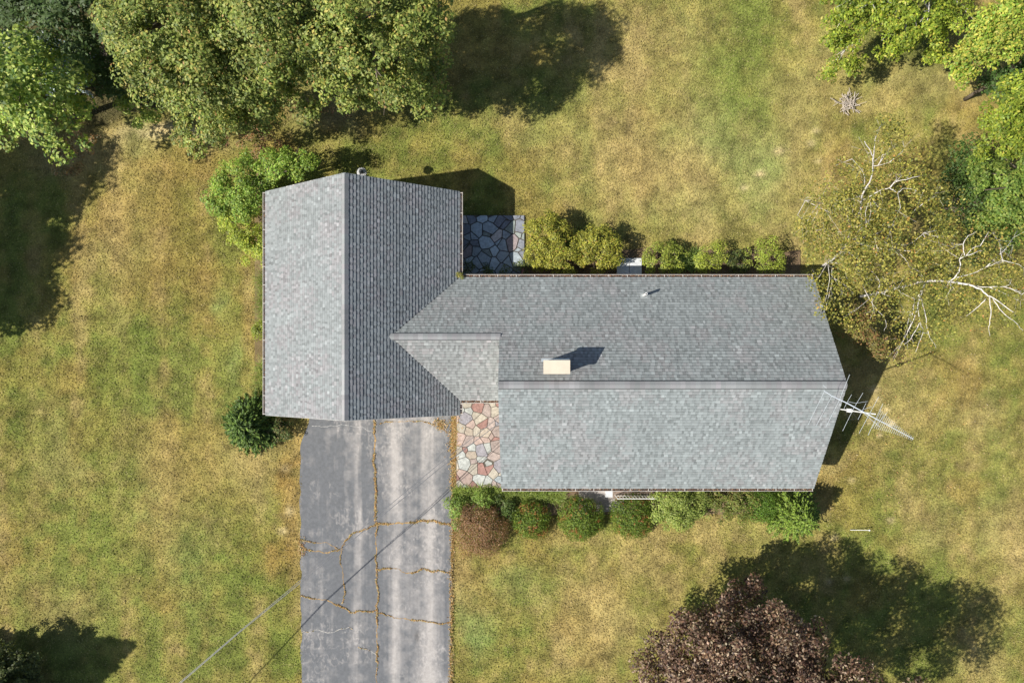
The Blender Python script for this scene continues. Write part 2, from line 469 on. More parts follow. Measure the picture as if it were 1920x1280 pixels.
# ------------------------------------------------------------------ setting: flagstone patios
def clip_poly(poly, p, nrm):
    out = []
    for i in range(len(poly)):
        a, b = poly[i], poly[(i + 1) % len(poly)]
        da = (a[0] - p[0]) * nrm[0] + (a[1] - p[1]) * nrm[1]; db = (b[0] - p[0]) * nrm[0] + (b[1] - p[1]) * nrm[1]
        if da <= 0: out.append(a)
        if da * db < 0:
            t = da / (da - db); out.append((a[0] + (b[0] - a[0]) * t, a[1] + (b[1] - a[1]) * t))
    return out
def patio(name, x0, x1, y0, y1, cell, cols_, wts, label, seed, z0=.03, h=.05, gap=.010, dim=1.0):
    rr = random.Random(seed)
    pts = []
    y = y0
    while y < y1 + cell:
        x = x0
        while x < x1 + cell:
            if rr.random() < .93: pts.append((x + rr.uniform(-.42, .42) * cell + (0.5 * cell if int((y - y0) / cell) % 2 else 0), y + rr.uniform(-.42, .42) * cell))
            x += cell * rr.uniform(.8, 1.35)
        y += cell * .92
    wt = [rr.uniform(-.35, .35) * cell * cell for _ in pts]
    V, Fs, C = [], [], []
    for i, p in enumerate(pts):
        poly = [(x0, y0), (x1, y0), (x1, y1), (x0, y1)]
        # anisotropic pull makes rough slabs rather than perfect cells
        for j, q in enumerate(pts):
            if i == j: continue
            dx, dy = q[0] - p[0], q[1] - p[1]; L = math.hypot(dx, dy); wsh = (wt[i] - wt[j])
            if L > cell * 3.2 or L < 1e-4: continue
            fr = min(.8, max(.2, .5 + wsh / (2 * L * L))); mid = (p[0] + dx * fr, p[1] + dy * fr); nn = (dx / L, dy / L)
            mid = (mid[0] - nn[0] * gap, mid[1] - nn[1] * gap)
            poly = clip_poly(poly, mid, nn)
            if len(poly) < 3: break
        if len(poly) < 3: continue
        A = sum(a[0] * b[1] - b[0] * a[1] for a, b in zip(poly, poly[1:] + poly[:1])) / 2
        if abs(A) < .008: continue
        cx = sum(a[0] for a in poly) / len(poly); cy = sum(a[1] for a in poly) / len(poly)
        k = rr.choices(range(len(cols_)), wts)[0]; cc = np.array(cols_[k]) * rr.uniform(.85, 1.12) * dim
        zt = z0 + h + rr.uniform(-.008, .008)
        n = len(poly); b = len(V)
        for a in poly: V.append((a[0], a[1], z0 - .02)); C.append(cc * .4)
        for a in poly: V.append((a[0], a[1], zt - .006)); C.append(cc * .6)
        for a in poly:
            d = math.hypot(a[0] - cx, a[1] - cy); s = max(0, 1 - .018 / max(d, .02))
            V.append((cx + (a[0] - cx) * s, cy + (a[1] - cy) * s, zt)); C.append(cc)
        for lay in (0, 1):
            for q in range(n):
                q2 = (q + 1) % n
                Fs.append((b + lay * n + q, b + lay * n + q2, b + (lay + 1) * n + q2, b + (lay + 1) * n + q))
        Fs.append(tuple(b + 2 * n + q for q in range(n)))
    o = make(name, V, Fs, M_stone, None, np.array(C))
    tag(o, label, 'patio', kind='structure')
    MB().box(x0 - .02, x1 + .02, y0 - .02, y1 + .02, -.05, z0 + h - .028).build('mortar_bed', M_mortar, o)
    return o
a = P(856, 748, .08); b = P(945, 914, .08)
front = patio('front_patio', a[0], b[0], b[1], a[1], .41,
      [(.62, .56, .46), (.60, .62, .58), (.60, .51, .41), (.50, .41, .37), (.48, .28, .24), (.42, .40, .43), (.52, .58, .60), (.60, .46, .40)],
      [5, 4, 1.8, 3, 1.5, 1.4, .8, 3.5], 'front patio of cream pink and red flagstones beside the driveway', 3, dim=.56)
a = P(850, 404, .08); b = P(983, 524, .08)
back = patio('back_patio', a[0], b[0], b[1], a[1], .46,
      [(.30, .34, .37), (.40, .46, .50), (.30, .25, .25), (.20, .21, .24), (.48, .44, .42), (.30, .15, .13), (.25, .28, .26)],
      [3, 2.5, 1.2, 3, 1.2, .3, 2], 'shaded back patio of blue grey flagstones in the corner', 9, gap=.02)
# mulch beds along the north and south walls
def bed(name, px0, px1, py0, py1, colr, label, zz=.02):
    a = P(px0, py0); b = P(px1, py1)
    n1 = max(6, int(abs(b[0] - a[0]) / .12)); n2 = max(4, int(abs(b[1] - a[1]) / .12))
    xs = np.linspace(a[0], b[0], n1); ys = np.linspace(b[1], a[1], n2)
    X, Y = np.meshgrid(xs, ys); xf, yf = X.ravel().copy(), Y.ravel().copy()
    t = (yf - b[1]) / (a[1] - b[1])
    yf += (vnoise(xf, xf * 0, .8, 3) - .5) * .35 * (1 - t if py1 > 700 else t)
    idx = np.arange(n1 * n2).reshape(n2, n1)
    Fq = np.stack([idx[:-1, :-1].ravel(), idx[:-1, 1:].ravel(), idx[1:, 1:].ravel(), idx[1:, :-1].ravel()], 1)
    c = np.array(colr) * (.6 + .8 * fbm(xf, yf, .4, 12, 3))[:, None]
    o = make(name, np.stack([xf, yf, zz + (vnoise(xf, yf, .3, 2)) * .02], 1), Fq, M_mulch, None, c)
    return tag(o, label, 'planting bed', kind='structure')
bed('mulch_bed', 985, 1500, 470, 560, (.13, .09, .055), 'dark mulch bed under the shrubs along the back wall')
bed('mulch_bed', 852, 1500, 900, 965, (.17, .12, .075), 'brown mulch bed under the shrubs along the front wall')
bed('gravel_path', 1085, 1170, 900, 960, (.30, .27, .25), 'pale gravel strip between round bushes before the front steps', .045)
bed('mulch_bed', 478, 520, 300, 830, (.16, .12, .06), 'brown soil strip along the west garage wall', .018)

# ------------------------------------------------------------------ HOUSE
EZ = 2.57
GX0, GX1, GY0, GY1 = -11.72, -3.07, -2.21, 7.70
GXR, GZR = (GX0 + GX1) / 2, 5.54
MX0, MX1, MY0, MY1 = -1.19, 12.69, -5.49, 3.90
MYR, MZR = (MY0 + MY1) / 2, 5.78
CY0, CYR, CZR = -1.57, 1.183, 4.43
house = empty('house', ((MX0 + MX1) / 2 - 4, 1.0, 0), 'single storey house with grey shingled gable roofs and attached garage wing', 'house')

def shingles(name, O, U_, V_, Lv, interval, Lu, parent, seed, tint=(1, 1, 1), pk=.02, ov=.028):
    """courses of laminated shingles; O eave origin, U_ along eave, V_ up the slope, interval(v)->(u0,u1)"""
    rr = np.random.default_rng(seed)
    O = np.array(O, float); U_ = np.array(U_, float); V_ = np.array(V_, float)
    U_ /= np.linalg.norm(U_); V_ /= np.linalg.norm(V_); N_ = np.cross(U_, V_)
    if N_[2] < 0: N_ = -N_
    E = .145; K = int(math.ceil(Lv / E))
    verts, cols = [], []
    for k in range(K):
        v0 = k * E; v1 = min(v0 + E + .012, Lv)
        u0, u1 = interval(min(v0 + E * .5, Lv)); u0 -= ov; u1 += ov
        if u1 - u0 < .05: continue
        us = [u0]
        hi = rr.random() < .5; his = []
        while us[-1] < u1 - .02:
            wdt = rr.uniform(.08, .20) if hi else rr.uniform(.06, .15)
            us.append(min(us[-1] + wdt, u1)); his.append(hi)
            hi = (not hi) if rr.random() < .8 else hi
        us = np.array(us); his = np.array(his); n = len(his)
        a, b = us[:-1], us[1:]
        lo = np.where(his, .027, .021) + rr.uniform(-.001, .001, n); up = np.where(his, .004, .001)
        vv0 = v0 - np.where(his, .0, -.003)
        def pt(u_, v_, n_): return O + u_[:, None] * U_ + (np.zeros(n) + v_)[:, None] * V_ + n_[:, None] * N_
        A = pt(a, vv0, lo); B = pt(b, vv0, lo); C = pt(b, v1, up); D = pt(a, v1, up)
        z = np.full(n, -.004)
        A2 = pt(a, vv0, z); B2 = pt(b, vv0, z); C2 = pt(b, v1, z); D2 = pt(a, v1, z)
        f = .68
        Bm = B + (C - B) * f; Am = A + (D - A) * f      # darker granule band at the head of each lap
        q = np.stack([A, B, Bm, Am, Am, Bm, C, D, A2, B2, B, A, A2, A, D, D2, B, B2, C2, C], 1)  # 5 quads
        verts.append(q.reshape(-1, 3))
        um, vm = (a + b) / 2, v0
        region = fbm(um + seed * 3, np.full(n, vm), 1.1, seed, 3)
        tone = np.where(his, .242, .203) * (1 + rr.normal(size=n) * .06) * (1 + (region - .5) * .14)
        pick = rr.random(n); tone = np.where(pick > .94, tone * 1.2, tone); tone = np.where(pick < .12, tone * .82, tone)
        hue = fbm(um * 1.0 + 40, np.full(n, vm + seed), .9, seed + 5, 3) + rr.normal(size=n) * .10
        cA = np.array([.955, 1.01, 1.0]); cB = np.array([1.0 + pk, 1.0 - pk * .3, .985 + pk * .3])
        m = sstep(.40, .85, hue)[:, None]
        cc = tone[:, None] * (cA * (1 - m) + cB * m) * np.array(tint)
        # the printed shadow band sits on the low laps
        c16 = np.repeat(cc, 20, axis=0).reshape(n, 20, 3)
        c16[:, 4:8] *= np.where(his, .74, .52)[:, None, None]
        c16[:, 8:12] *= .30  # front faces darkened: shade under each course painted into the colour
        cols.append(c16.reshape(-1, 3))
    V = np.concatenate(verts); Cc = np.concatenate(cols)
    Fq = np.arange(len(V)).reshape(-1, 4)
    return make(name, V, Fq, M_shingle, parent, Cc)

def deck(name, pts, parent, th=.14):
    top = [(p[0], p[1], p[2] - .004) for p in pts]; bot = [(p[0], p[1], p[2] - th) for p in pts]
    n = len(pts)
    fs = [tuple(range(n)), tuple(n + i for i in reversed(range(n)))] + [(i, n + i, n + (i + 1) % n, (i + 1) % n) for i in range(n)]
    return make(name, top + bot, fs, M_deck, parent)

slm = (MZR - EZ) / (MY1 - MYR); slg = (GZR - EZ) / (GX1 - GXR)
hyp = lambda a, b: math.hypot(a, b)
def roof_root(name, loc, label):
    o = bpy.data.objects.new(name, None); col.objects.link(o); o.parent = house
    o.location = Vector(loc) - house.location; o['label'] = label; o.empty_display_size = .2
    return o
r_g = roof_root('garage_roof', (GXR, 3, EZ), 'garage gable roof whose ridge runs up the picture')
r_m = roof_root('main_roof', (6, MYR, EZ), 'long main gable roof with raised ridge vent')
r_c = roof_root('connector_roof', (-3, CYR, EZ), 'small lower gable roof joining garage and main roof')
Lg = hyp(GX1 - GXR, GZR - EZ)
# garage west slope: eave runs along y
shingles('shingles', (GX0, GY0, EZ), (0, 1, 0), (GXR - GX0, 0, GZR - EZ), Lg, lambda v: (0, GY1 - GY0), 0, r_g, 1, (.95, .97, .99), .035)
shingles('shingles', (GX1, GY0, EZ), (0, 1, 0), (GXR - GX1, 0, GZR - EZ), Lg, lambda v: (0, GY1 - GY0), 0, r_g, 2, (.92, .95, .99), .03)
deck('roof_deck', [(GX0, GY0, EZ), (GXR, GY0, GZR), (GXR, GY1, GZR), (GX0, GY1, EZ)], r_g)
deck('roof_deck', [(GXR, GY0, GZR), (GX1, GY0, EZ), (GX1, GY1, EZ), (GXR, GY1, GZR)], r_g)
# main north slope (with the strip over the connector in the same plane)
Lm = hyp(MY1 - MYR, MZR - EZ); cosm = (MY1 - MYR) / Lm
def valley_x(y, zfun): # x where a plane height meets garage east slope
    return GXR + (GZR - zfun) / slg
def int_n(v):
    y = MY1 - v * cosm; z = EZ + slm * (MY1 - y)
    if y > CYR:
        return (valley_x(y, z) - .14 - (-10), MX1 + 10)
    return (MX0 + 10, MX1 + 10)
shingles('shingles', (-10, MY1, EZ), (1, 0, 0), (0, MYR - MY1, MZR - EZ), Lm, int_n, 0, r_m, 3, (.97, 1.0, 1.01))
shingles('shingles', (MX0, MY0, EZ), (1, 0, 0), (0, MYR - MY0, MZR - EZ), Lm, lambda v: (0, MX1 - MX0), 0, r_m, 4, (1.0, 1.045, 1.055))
vx = valley_x(0, EZ); vr = valley_x(0, CZR)
deck('roof_deck', [(vx, MY1, EZ), (MX1, MY1, EZ), (MX1, MYR, MZR), (MX0, MYR, MZR), (MX0, CYR, CZR), (vr, CYR, CZR)][::-1], r_m, .13)
deck('roof_deck', [(MX0, MY0, EZ), (MX1, MY0, EZ), (MX1, MYR, MZR), (MX0, MYR, MZR)], r_m)
Lc = hyp(CYR - CY0, CZR - EZ); cosc = (CYR - CY0) / Lc; slc = (CZR - EZ) / (CYR - CY0)
def int_s(v):
    z = EZ + slc * v * cosc
    return (valley_x(0, z) - .14 + 10, MX0 + .005 + 10)
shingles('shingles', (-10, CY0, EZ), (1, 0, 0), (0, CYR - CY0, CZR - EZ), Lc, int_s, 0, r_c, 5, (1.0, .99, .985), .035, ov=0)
deck('roof_deck', [(vx, CY0, EZ), (MX0 + .01, CY0, EZ), (MX0 + .01, CYR, CZR), (vr, CYR, CZR)], r_c, .12)
# dark valley metal lines
mv = MB()
for yv, zz in ((MY1, EZ), (CY0, EZ)):
    mv.tube([(vx, yv, zz + .012), (vr, CYR, CZR + .012)], .016, 5)
mv.build('valley_flashing', M_dark, r_c)

def ridge_caps(name, p0, p1, slope, half, rise, parent, seed, step=.2, flat=1.0, tb=.235):
    rr = np.random.default_rng(seed)
    p0 = np.array(p0, float); p1 = np.array(p1, float); L = np.linalg.norm(p1 - p0); d = (p1 - p0) / L
    side = np.cross(d, [0, 0, 1]); side /= np.linalg.norm(side)
    V, Fs, C = [], [], []
    n = int(L / step)
    tprev = tb
    for i in range(n):
        a = p0 + d * (L * i / n - .003); b = p0 + d * (L * (i + 1) / n)
        t = tb * (1 + rr.normal() * .09) * (1.0 if rr.random() > .3 else 1.16 if rr.random() > .45 else .86)
        t = t * .6 + tprev * .4; tprev = t
        hue = rr.random(); cc = t * (np.array([.96, 1.01, 1.01]) * (1 - hue) + np.array([1.02, .99, 1.02]) * hue)
        for s in (-1, 1):
            bb = len(V)
            for q, e in ((a, rise + .006), (b, rise)):
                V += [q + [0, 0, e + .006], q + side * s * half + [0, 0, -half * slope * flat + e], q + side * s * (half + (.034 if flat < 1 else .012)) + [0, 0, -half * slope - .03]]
                C += [cc, cc, cc * .25]  # outer lip darkened, painting in the shadow gap below it
            Fs += [(bb, bb + 1, bb + 4, bb + 3), (bb + 1, bb + 2, bb + 5, bb + 4)]
            if i == 0: Fs.append((bb, bb + 2, bb + 1))
            if i == n - 1: Fs.append((bb + 3, bb + 4, bb + 5))
    return make(name, V, Fs, M_shingle, parent, np.array(C))
ridge_caps('ridge_cap', (GXR, GY0, GZR), (GXR, GY1, GZR), slg, .14, .030, r_g, 21)
ridge_caps('ridge_vent', (MX0, MYR, MZR), (MX1, MYR, MZR), slm, .145, .055, r_m, 22, .2, .5, .21)
ridge_caps('ridge_vent', (vr - .05, CYR, CZR), (MX0 + .02, CYR, CZR), slm, .125, .045, r_c, 23, .2, .5, .21)

# dark tubes standing in for the shadow gap under each ridge vent
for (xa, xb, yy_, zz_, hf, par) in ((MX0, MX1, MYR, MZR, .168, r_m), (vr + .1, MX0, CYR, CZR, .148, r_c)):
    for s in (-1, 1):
        MB().tube([(xa, yy_ + s * hf, zz_ - hf * slm + .034), (xb, yy_ + s * hf, zz_ - hf * slm + .034)], .014 if s > 0 else .010, 5).build('vent_gap_shade', M_dark, par)
# rake boards (white edge on each gable)
def rake_board(par, a, b, out, depth=.16):
    a = np.array(a, float); b = np.array(b, float); out = np.array(out, float)
    a[2] -= .012; b[2] -= .012
    vs = [a, b, b - [0, 0, depth], a - [0, 0, depth]]; vs2 = [p + out for p in vs]
    MB().add(vs + vs2, [(0, 1, 2, 3), (7, 6, 5, 4), (0, 4, 5, 1), (1, 5, 6, 2), (2, 6, 7, 3), (3, 7, 4, 0)]).build('rake_board', M_white, par)
for yy_, s in ((GY0, -1), (GY1, 1)):
    for e in (GX0, GX1):
        rake_board(r_g, (e, yy_ + s * .003, EZ), (GXR, yy_ + s * .003, GZR), (0, s * .034, 0))
for e in (MY0, MY1):
    rake_board(r_m, (MX1 + .003, e, EZ), (MX1 + .003, MYR, MZR), (.034, 0, 0))
rake_board(r_m, (MX0 - .003, MY0, EZ), (MX0 - .003, MYR, MZR), (-.02, 0, 0))
rake_board(r_m, (MX0 - .003, CYR, CZR), (MX0 - .003, MYR, MZR), (-.02, 0, 0), .12)

# walls
def gable_prism(mb, along, a0, a1, b0, b1, bR, z0, ze, zr):
    pro = [(b0, z0), (b1, z0), (b1, ze), (bR, zr), (b0, ze)]
    if along == 'x': vs = [(a0, b, z) for b, z in pro] + [(a1, b, z) for b, z in pro]
    else: vs = [(b, a0, z) for b, z in pro] + [(b, a1, z) for b, z in pro]
    return mb.add(vs, [(4, 3, 2, 1, 0), (5, 6, 7, 8, 9)] + [(i, (i + 1) % 5, 5 + (i + 1) % 5, 5 + i) for i in range(5)])
OV = .36
def top(sl): return EZ + sl * OV - .17
gable_prism(MB(), 'y', GY0 + .25, GY1 - .25, GX0 + OV, GX1 - OV, GXR, .25, top(slg), GZR - .17).build('garage_wall', M_siding, house)
gable_prism(MB(), 'x', MX0 + .25, MX1 - .25, MY0 + OV, MY1 - OV, MYR, .25, top(slm), MZR - .17).build('main_wall', M_siding, house)
gable_prism(MB(), 'x', GX1 - OV + .002, MX0 + .248, CY0 + OV, MY1 - OV - .02, CYR, .25, top(slm), CZR - .2).build('connector_wall', M_siding, house)
fd = MB(); fd.box(GX0 + OV + .02, GX1 - OV - .02, GY0 + .27, GY1 - .27, -.1, .25)
fd.box(MX0 + .27, MX1 - .27, MY0 + OV + .02, MY1 - OV - .02, -.1, .249)
fd.box(GX1 - OV - .02, MX0 + .27, CY0 + OV + .02, MY1 - OV - .05, -.1, .248)
fd.build('foundation', M_found, house)
def window(x, y, z, wdt, hgt, axis, s):
    """axis 'x' = wall facing +-y"""
    fr = MB()
    def bx(u0, u1, z0, z1, d0, d1):
        d0, d1 = sorted((d0 * s, d1 * s))
        if axis == 'x': fr_.box(x + u0, x + u1, y + d0, y + d1, z0, z1)
        else: fr_.box(x + d0, x + d1, y + u0, y + u1, z0, z1)
    fr_ = fr; hw = wdt / 2; t = .07
    bx(-hw, hw, z, z + t, -.02, .05); bx(-hw, hw, z + hgt - t, z + hgt, -.02, .05)
    bx(-hw, -hw + t, z + t, z + hgt - t, -.02, .05); bx(hw - t, hw, z + t, z + hgt - t, -.02, .05)
    bx(-hw + t, hw - t, z + hgt / 2 - .02, z + hgt / 2 + .02, -.02, .04)
    f = fr.build('window', M_white, house)
    fr_ = MB(); bx(-hw + t, hw - t, z + t, z + hgt - t, -.02, .02); fr_.build('pane', M_glass, f)
ys, yn = MY0 + OV, MY1 - OV
for x in (.6, 4.0, 7.4, 10.6): window(x, ys, 1.0, 1.3, 1.1, 'x', -1)
for x in (1.0, 3.0, 8.6, 11.0): window(x, yn, 1.1, 1.1, 1.0, 'x', 1)
for y in (-3.4, 1.4): window(MX1 - .25, y, 1.1, 1.0, 1.1, 'y', 1)
for y in (.6, 4.8): window(GX0 + OV, y, 1.1, 1.0, 1.0, 'y', -1)
window(GXR, GY1 - .25, 3.4, .8, .8, 'x', 1)
window(GX1 - OV, 5.8, 1.0, .9, 1.0, 'y', 1)
for x in (-9.4, -5.4):
    g = MB()
    for i in range(4): g.box(x - 1.25, x + 1.25, GY0 + .25 - .04, GY0 + .3, .04 + i * .53, .04 + i * .53 + .515)
    gd = g.build('garage_door', M_white, house)
    MB().box(x - .15, x + .15, GY0 + .25 - .07, GY0 + .25 - .03, .5, .54).build('handle', M_dark, gd)
def door(x, y, s):
    d0, d1 = sorted((y - s * .02, y + s * .05))
    d = MB().box(x - .46, x + .46, d0, d1, .3, 2.35).build('door', M_white, house)
    d0, d1 = sorted((y + s * .045, y + s * .07))
    MB().box(x - .25, x + .25, d0, d1, 1.4, 2.15).build('pane', M_glass, d)
    d0, d1 = sorted((y + s * .05, y + s * .11))
    MB().box(x + .34, x + .38, d0, d1, 1.22, 1.3).build('handle', M_dark, d)
door(-2.1, CY0 + OV, -1); door(4.6 + 0.0, yn, 1)

# gutters
M_gut = plain('weathered_gutter', (.47, .43, .39), .55, 0, .18, 5)
def gutter(p0, p1, out, z, debris, parent=house):
    """trough running p0->p1 just outside the eave"""
    p0 = np.array(p0, float); p1 = np.array(p1, float); out = np.array(out, float)
    prof = [(.004, 0.0), (.004, -.10), (.105, -.10), (.118, .0), (.134, .0), (.134, -.012), (.121, -.012), (.114, -.112), (-.006, -.112), (-.006, .0)]
    vs = []
    for p in (p0, p1):
        for (o_, h_) in prof: vs.append((p[0] + out[0] * o_, p[1] + out[1] * o_, z + h_))
    n = len(prof)
    fs = [(i, (i + 1) % n, n + (i + 1) % n, n + i) for i in range(n)]
    fs += [tuple(range(n)), tuple(2 * n - 1 - i for i in range(n))]
    g = make('gutter', vs, fs, M_gut, parent)
    L = np.linalg.norm(p1 - p0); d = (p1 - p0) / L; k = max(2, int(L / .80))
    me = None
    for i in range(k + 1):
        c = p0 + d * (.03 + (L - .06) * i / k)
        a = c - d * .012; b = c + d * .012
        xs = sorted((a[0], b[0] + out[0] * .134)) if out[0] else sorted((a[0], b[0]))
        x0, x1 = min(a[0], b[0], a[0] + out[0] * .134), max(a[0], b[0], a[0] + out[0] * .134)
        y0, y1 = min(a[1], b[1], a[1] + out[1] * .134), max(a[1], b[1], a[1] + out[1] * .134)
        if me is None:
            h0 = MB().box(x0, x1, y0, y1, z + .003, z + .009).build('hanger', M_gut, g); me = h0; first = c
        else:
            h1 = me.copy(); col.objects.link(h1); h1.parent = g
            h1.location = me.location + Vector((*(c - first), 0))
    if debris:
        n_ = int(L * debris); t = rng.random((n_, 1)); q = p0[:2] + (p1 - p0)[:2] * t + out[:2] * (.02 + rng.random((n_, 1)) * .08)
        C = np.column_stack([q, z - .06 + rng.random(n_) * .05])
        leaf_obj('debris', C, unit(rng.normal(size=(n_, 3)) * .5 + [0, 0, 1]), .05 + rng.random(n_) * .03,
                 palette(n_, [(.16, .07, .04), (.30, .17, .08), (.07, .05, .04)], [3, 2, 3]), g)['kind'] = 'stuff'
    return g
gz = EZ - .015
gutter((GX0, GY0, 0)[:2], (GX0, GY1), (-1, 0), gz, 20)
gutter((GX1, MY1 + .12), (GX1, GY1), (1, 0), gz, 20)
gutter((GX1 + .02, MY1), (MX1, MY1), (0, 1), gz, 140)
gutter((MX0, MY0), (MX1, MY0), (0, -1), gz, 110)
gutter((GX1 + .02, CY0), (MX0 - .03, CY0), (0, -1), gz, 110)
gutter((GX1, GY0), (GX1, CY0 - .14), (1, 0), gz, 20)
for (x, y) in ((GX0 - .06, GY0 + .2), (MX1 - .1, MY0 - .07), (MX1 - .1, MY1 + .07)):
    MB().tube([(x, y, 2.46), (x, y, 2.3), (x + (.3 if x < 0 else -.2), y + (.0 if x < 0 else (.3 if y < 0 else -.3)), 2.1), (x + (.3 if x < 0 else -.2), y + (.0 if x < 0 else (.3 if y < 0 else -.3)), .1)], .04, 8).build('downspout', M_white, house)

# chimney
zt = 6.5
a = P(1019, 675, zt); b = P(1069, 701, zt)
ch = MB().box(a[0] + .05, b[0] - .05, b[1] + .05, a[1] - .05, 4.7, zt - .10).build('chimney', M_brick, house)
MB().box(a[0], b[0], b[1], a[1], zt - .098, zt).build('chimney_cap', M_cap, ch)
MB().box(a[0] - .02, b[0] + .02, b[1] - .02, a[1] + .05, 4.8, 4.83).build('flashing', M_dark, ch)
fl = MB(); yb = a[1] + .0
fl.add([(a[0] - .06, a[1] + .08, EZ + slm * (MY1 - a[1] - .08) + .03), (b[0] + .06, a[1] + .08, EZ + slm * (MY1 - a[1] - .08) + .03), (b[0] + .06, a[1] - .06, EZ + slm * (MY1 - a[1] + .06) + .06), (a[0] - .06, a[1] - .06, EZ + slm * (MY1 - a[1] + .06) + .06)], [(0, 1, 2, 3)])
fl.build('flashing', M_alu, ch)
# plumbing vent
vx_, vy_, _ = P(1208, 553, 3.3)
zr_ = EZ + slm * (MY1 - vy_)
vp = MB().tube([(vx_, vy_, zr_ - .05), (vx_, vy_, zr_ + .62)], .058, 12).build('vent_pipe', M_white, house)
MB().tube([(vx_, vy_, zr_ + .6201), (vx_, vy_, zr_ + .623)], .036, 12).build('pipe_opening', M_dark, vp)
fl = MB(); k = .16
fl.add([(vx_ - k, vy_ - k, zr_ + k * slm + .025), (vx_ + k, vy_ - k, zr_ + k * slm + .025), (vx_ + k, vy_ + k, zr_ - k * slm + .025), (vx_ - k, vy_ + k, zr_ - k * slm + .025)], [(0, 1, 2, 3)])
fl.lathe((vx_, vy_, zr_), [(.11, .0), (.06, .12)], 12)
fl.build('flashing', plain('pipe_flashing', (.33, .35, .35), .6), vp)

# back steps (two concrete slabs) and front stoop
a = P(1157, 484, .3); b = P(1203, 521, .3)
xm = (a[0] + b[0]) / 2
st = empty('concrete_steps', (xm, a[1] - .5, 0), 'pale concrete landing of two slabs at the back door', 'steps')
for x0, x1 in ((a[0], xm - .012), (xm + .012, b[0])):
    MB().box(x0, x1, b[1] - .35, a[1], 0, .3).build('slab', M_conc, st)
# front railing beside the stoop
stp = empty('front_stoop', (*P(1195, 926)[:2], 0), 'low reddish concrete stoop under the front eave behind white railing', 'steps')
q0 = P(1150, 920, .4); q1 = P(1232, 934, .4)
MB().box(q0[0], q1[0], q1[1] - .0, MY0 + OV - .01, 0, .38).build('platform', plain('stoop_red', (.20, .15, .12), .9, 0, .35, 9), stp)
MB().box(q0[0] - .35, q0[0] - .01, q1[1] + .02, MY0 + OV - .01, 0, .19).build('step', M_conc, stp)
rail = empty('metal_railing', (*P(1195, 934)[:2], .38), 'white slatted metal handrail along the front stoop', 'railing')
rz = 1.25; A = P(1158, 934.5, rz); B = P(1232, 934.5, rz); C_ = P(1233, 914, rz)
rr_ = MB(); rr_.tube([A, B], .02, 6); rr_.tube([B, (B[0], MY0 + OV, rz)], .02, 6); rr_.tube([(A[0], A[1], .55), (B[0], B[1], .55)], .012, 6); rr_.build('handrail', M_white, rail)
for i in range(13):
    t = i / 12; x = A[0] + (B[0] - A[0]) * t
    MB().tube([(x, A[1], .38), (x, A[1], rz)], .014 if i % 12 else .022, 5).build('baluster', M_white, rail)

# yard lamp on the garage's north gable
lx, ly, lz = P(678, 323, 2.82)
lamp = empty('wall_lamp', (lx, GY1 - .25, lz), 'old yard lamp with white ribbed round reflector on garage north gable', 'lamp')
MB().tube([(lx, GY1 - .25, lz + .05), (lx, ly - .35, lz + .28), (lx, ly - .05, lz + .26), (lx, ly, lz + .14)], .022, 8).build('arm', M_dark, lamp, True)
MB().lathe((lx, ly, lz), [(.0, .07), (.06, .065), (.13, .03), (.215, -.02), (.215, -.03), (.13, .0), (.05, .04)], 36, .10).build('reflector', plain('galvanised', (.42, .42, .42), .6), lamp)
MB().lathe((lx, ly, lz), [(.0, .22), (.06, .21), (.095, .15), (.10, .07), (.05, .05)], 14).build('lamp_neck', M_dark, lamp, True)
MB().lathe((lx, ly, lz - .09), [(.0, -.03), (.035, -.01), (.04, .04), (.03, .09)], 12).build('bulb', M_glass, lamp, True)

# TV antenna and mast
az = 7.55
def Z(u_, v_, z=az):   # coordinates read off an 8x enlargement whose corner is photo pixel (1500, 680)
    return P(1500 + u_ / 8, 680 + v_ / 8, z)
mast_x, mast_y = P(1641, 776, 7.75)[:2]
ant = empty('tv_antenna', (mast_x, mast_y, 0), 'large silver rooftop television antenna on white mast at the east gable', 'antenna')
MB().tube([(mast_x, mast_y, 0), (mast_x, mast_y, 7.75)], .027, 10).build('mast', M_white, ant)
for z_ in (4.2, 5.0):
    bk = MB()
    bk.tube([(MX1 - .3, mast_y - .12, z_), (mast_x, mast_y, z_), (MX1 - .3, mast_y + .12, z_)], .018, 6)
    bk.build('bracket', M_white, ant)
MB().box(mast_x - .07, mast_x + .07, mast_y - .07, mast_y + .07, 5.6, 5.85).tube([(mast_x, mast_y, 5.85), (mast_x, mast_y, 5.95)], .045, 10).build('rotator', M_white, ant)
bpts = [Z(360, 420), Z(470, 490), Z(600, 555), Z(700, 600), Z(940, 730), Z(1180, 860)]
boom = MB().tube(bpts, [.012, .014, .018, .022, .022, .018], 6).tube([Z(1180, 860), Z(1700, 1140)], .013, 6).build('boom', M_alu, ant)
els = [((365,430),(120,930)), ((475,500),(240,950)), ((745,175),(590,560),(385,970)), ((775,475),(700,600),(650,710)), ((945,450),(810,670),(640,1020)),
       ((990,605),(870,850)), ((1180,510),(885,1060)), ((1245,610),(1020,1085)), ((1310,740),(1120,960)), ((345,335),(400,380)), ((720,580),(830,605),(1015,578)), ((945,700),(1080,655)),
       ((960,760),(1200,960)), ((1200,870),(1460,965))]
for e in els:
    MB().tube([Z(*p) for p in e], .006, 5).build('element', M_alu, ant)
for i in range(22):
    t = i / 21; cx = 1150 + 540 * t; cy = 845 + 292 * t; L = 130 * (1 - t) ** 1.4 + 34
    MB().tube([Z(cx + L * .42, cy - L * .9 * .9), Z(cx - L * .42, cy + L * .9 * .9)], .005, 5).build('element', M_alu, ant)
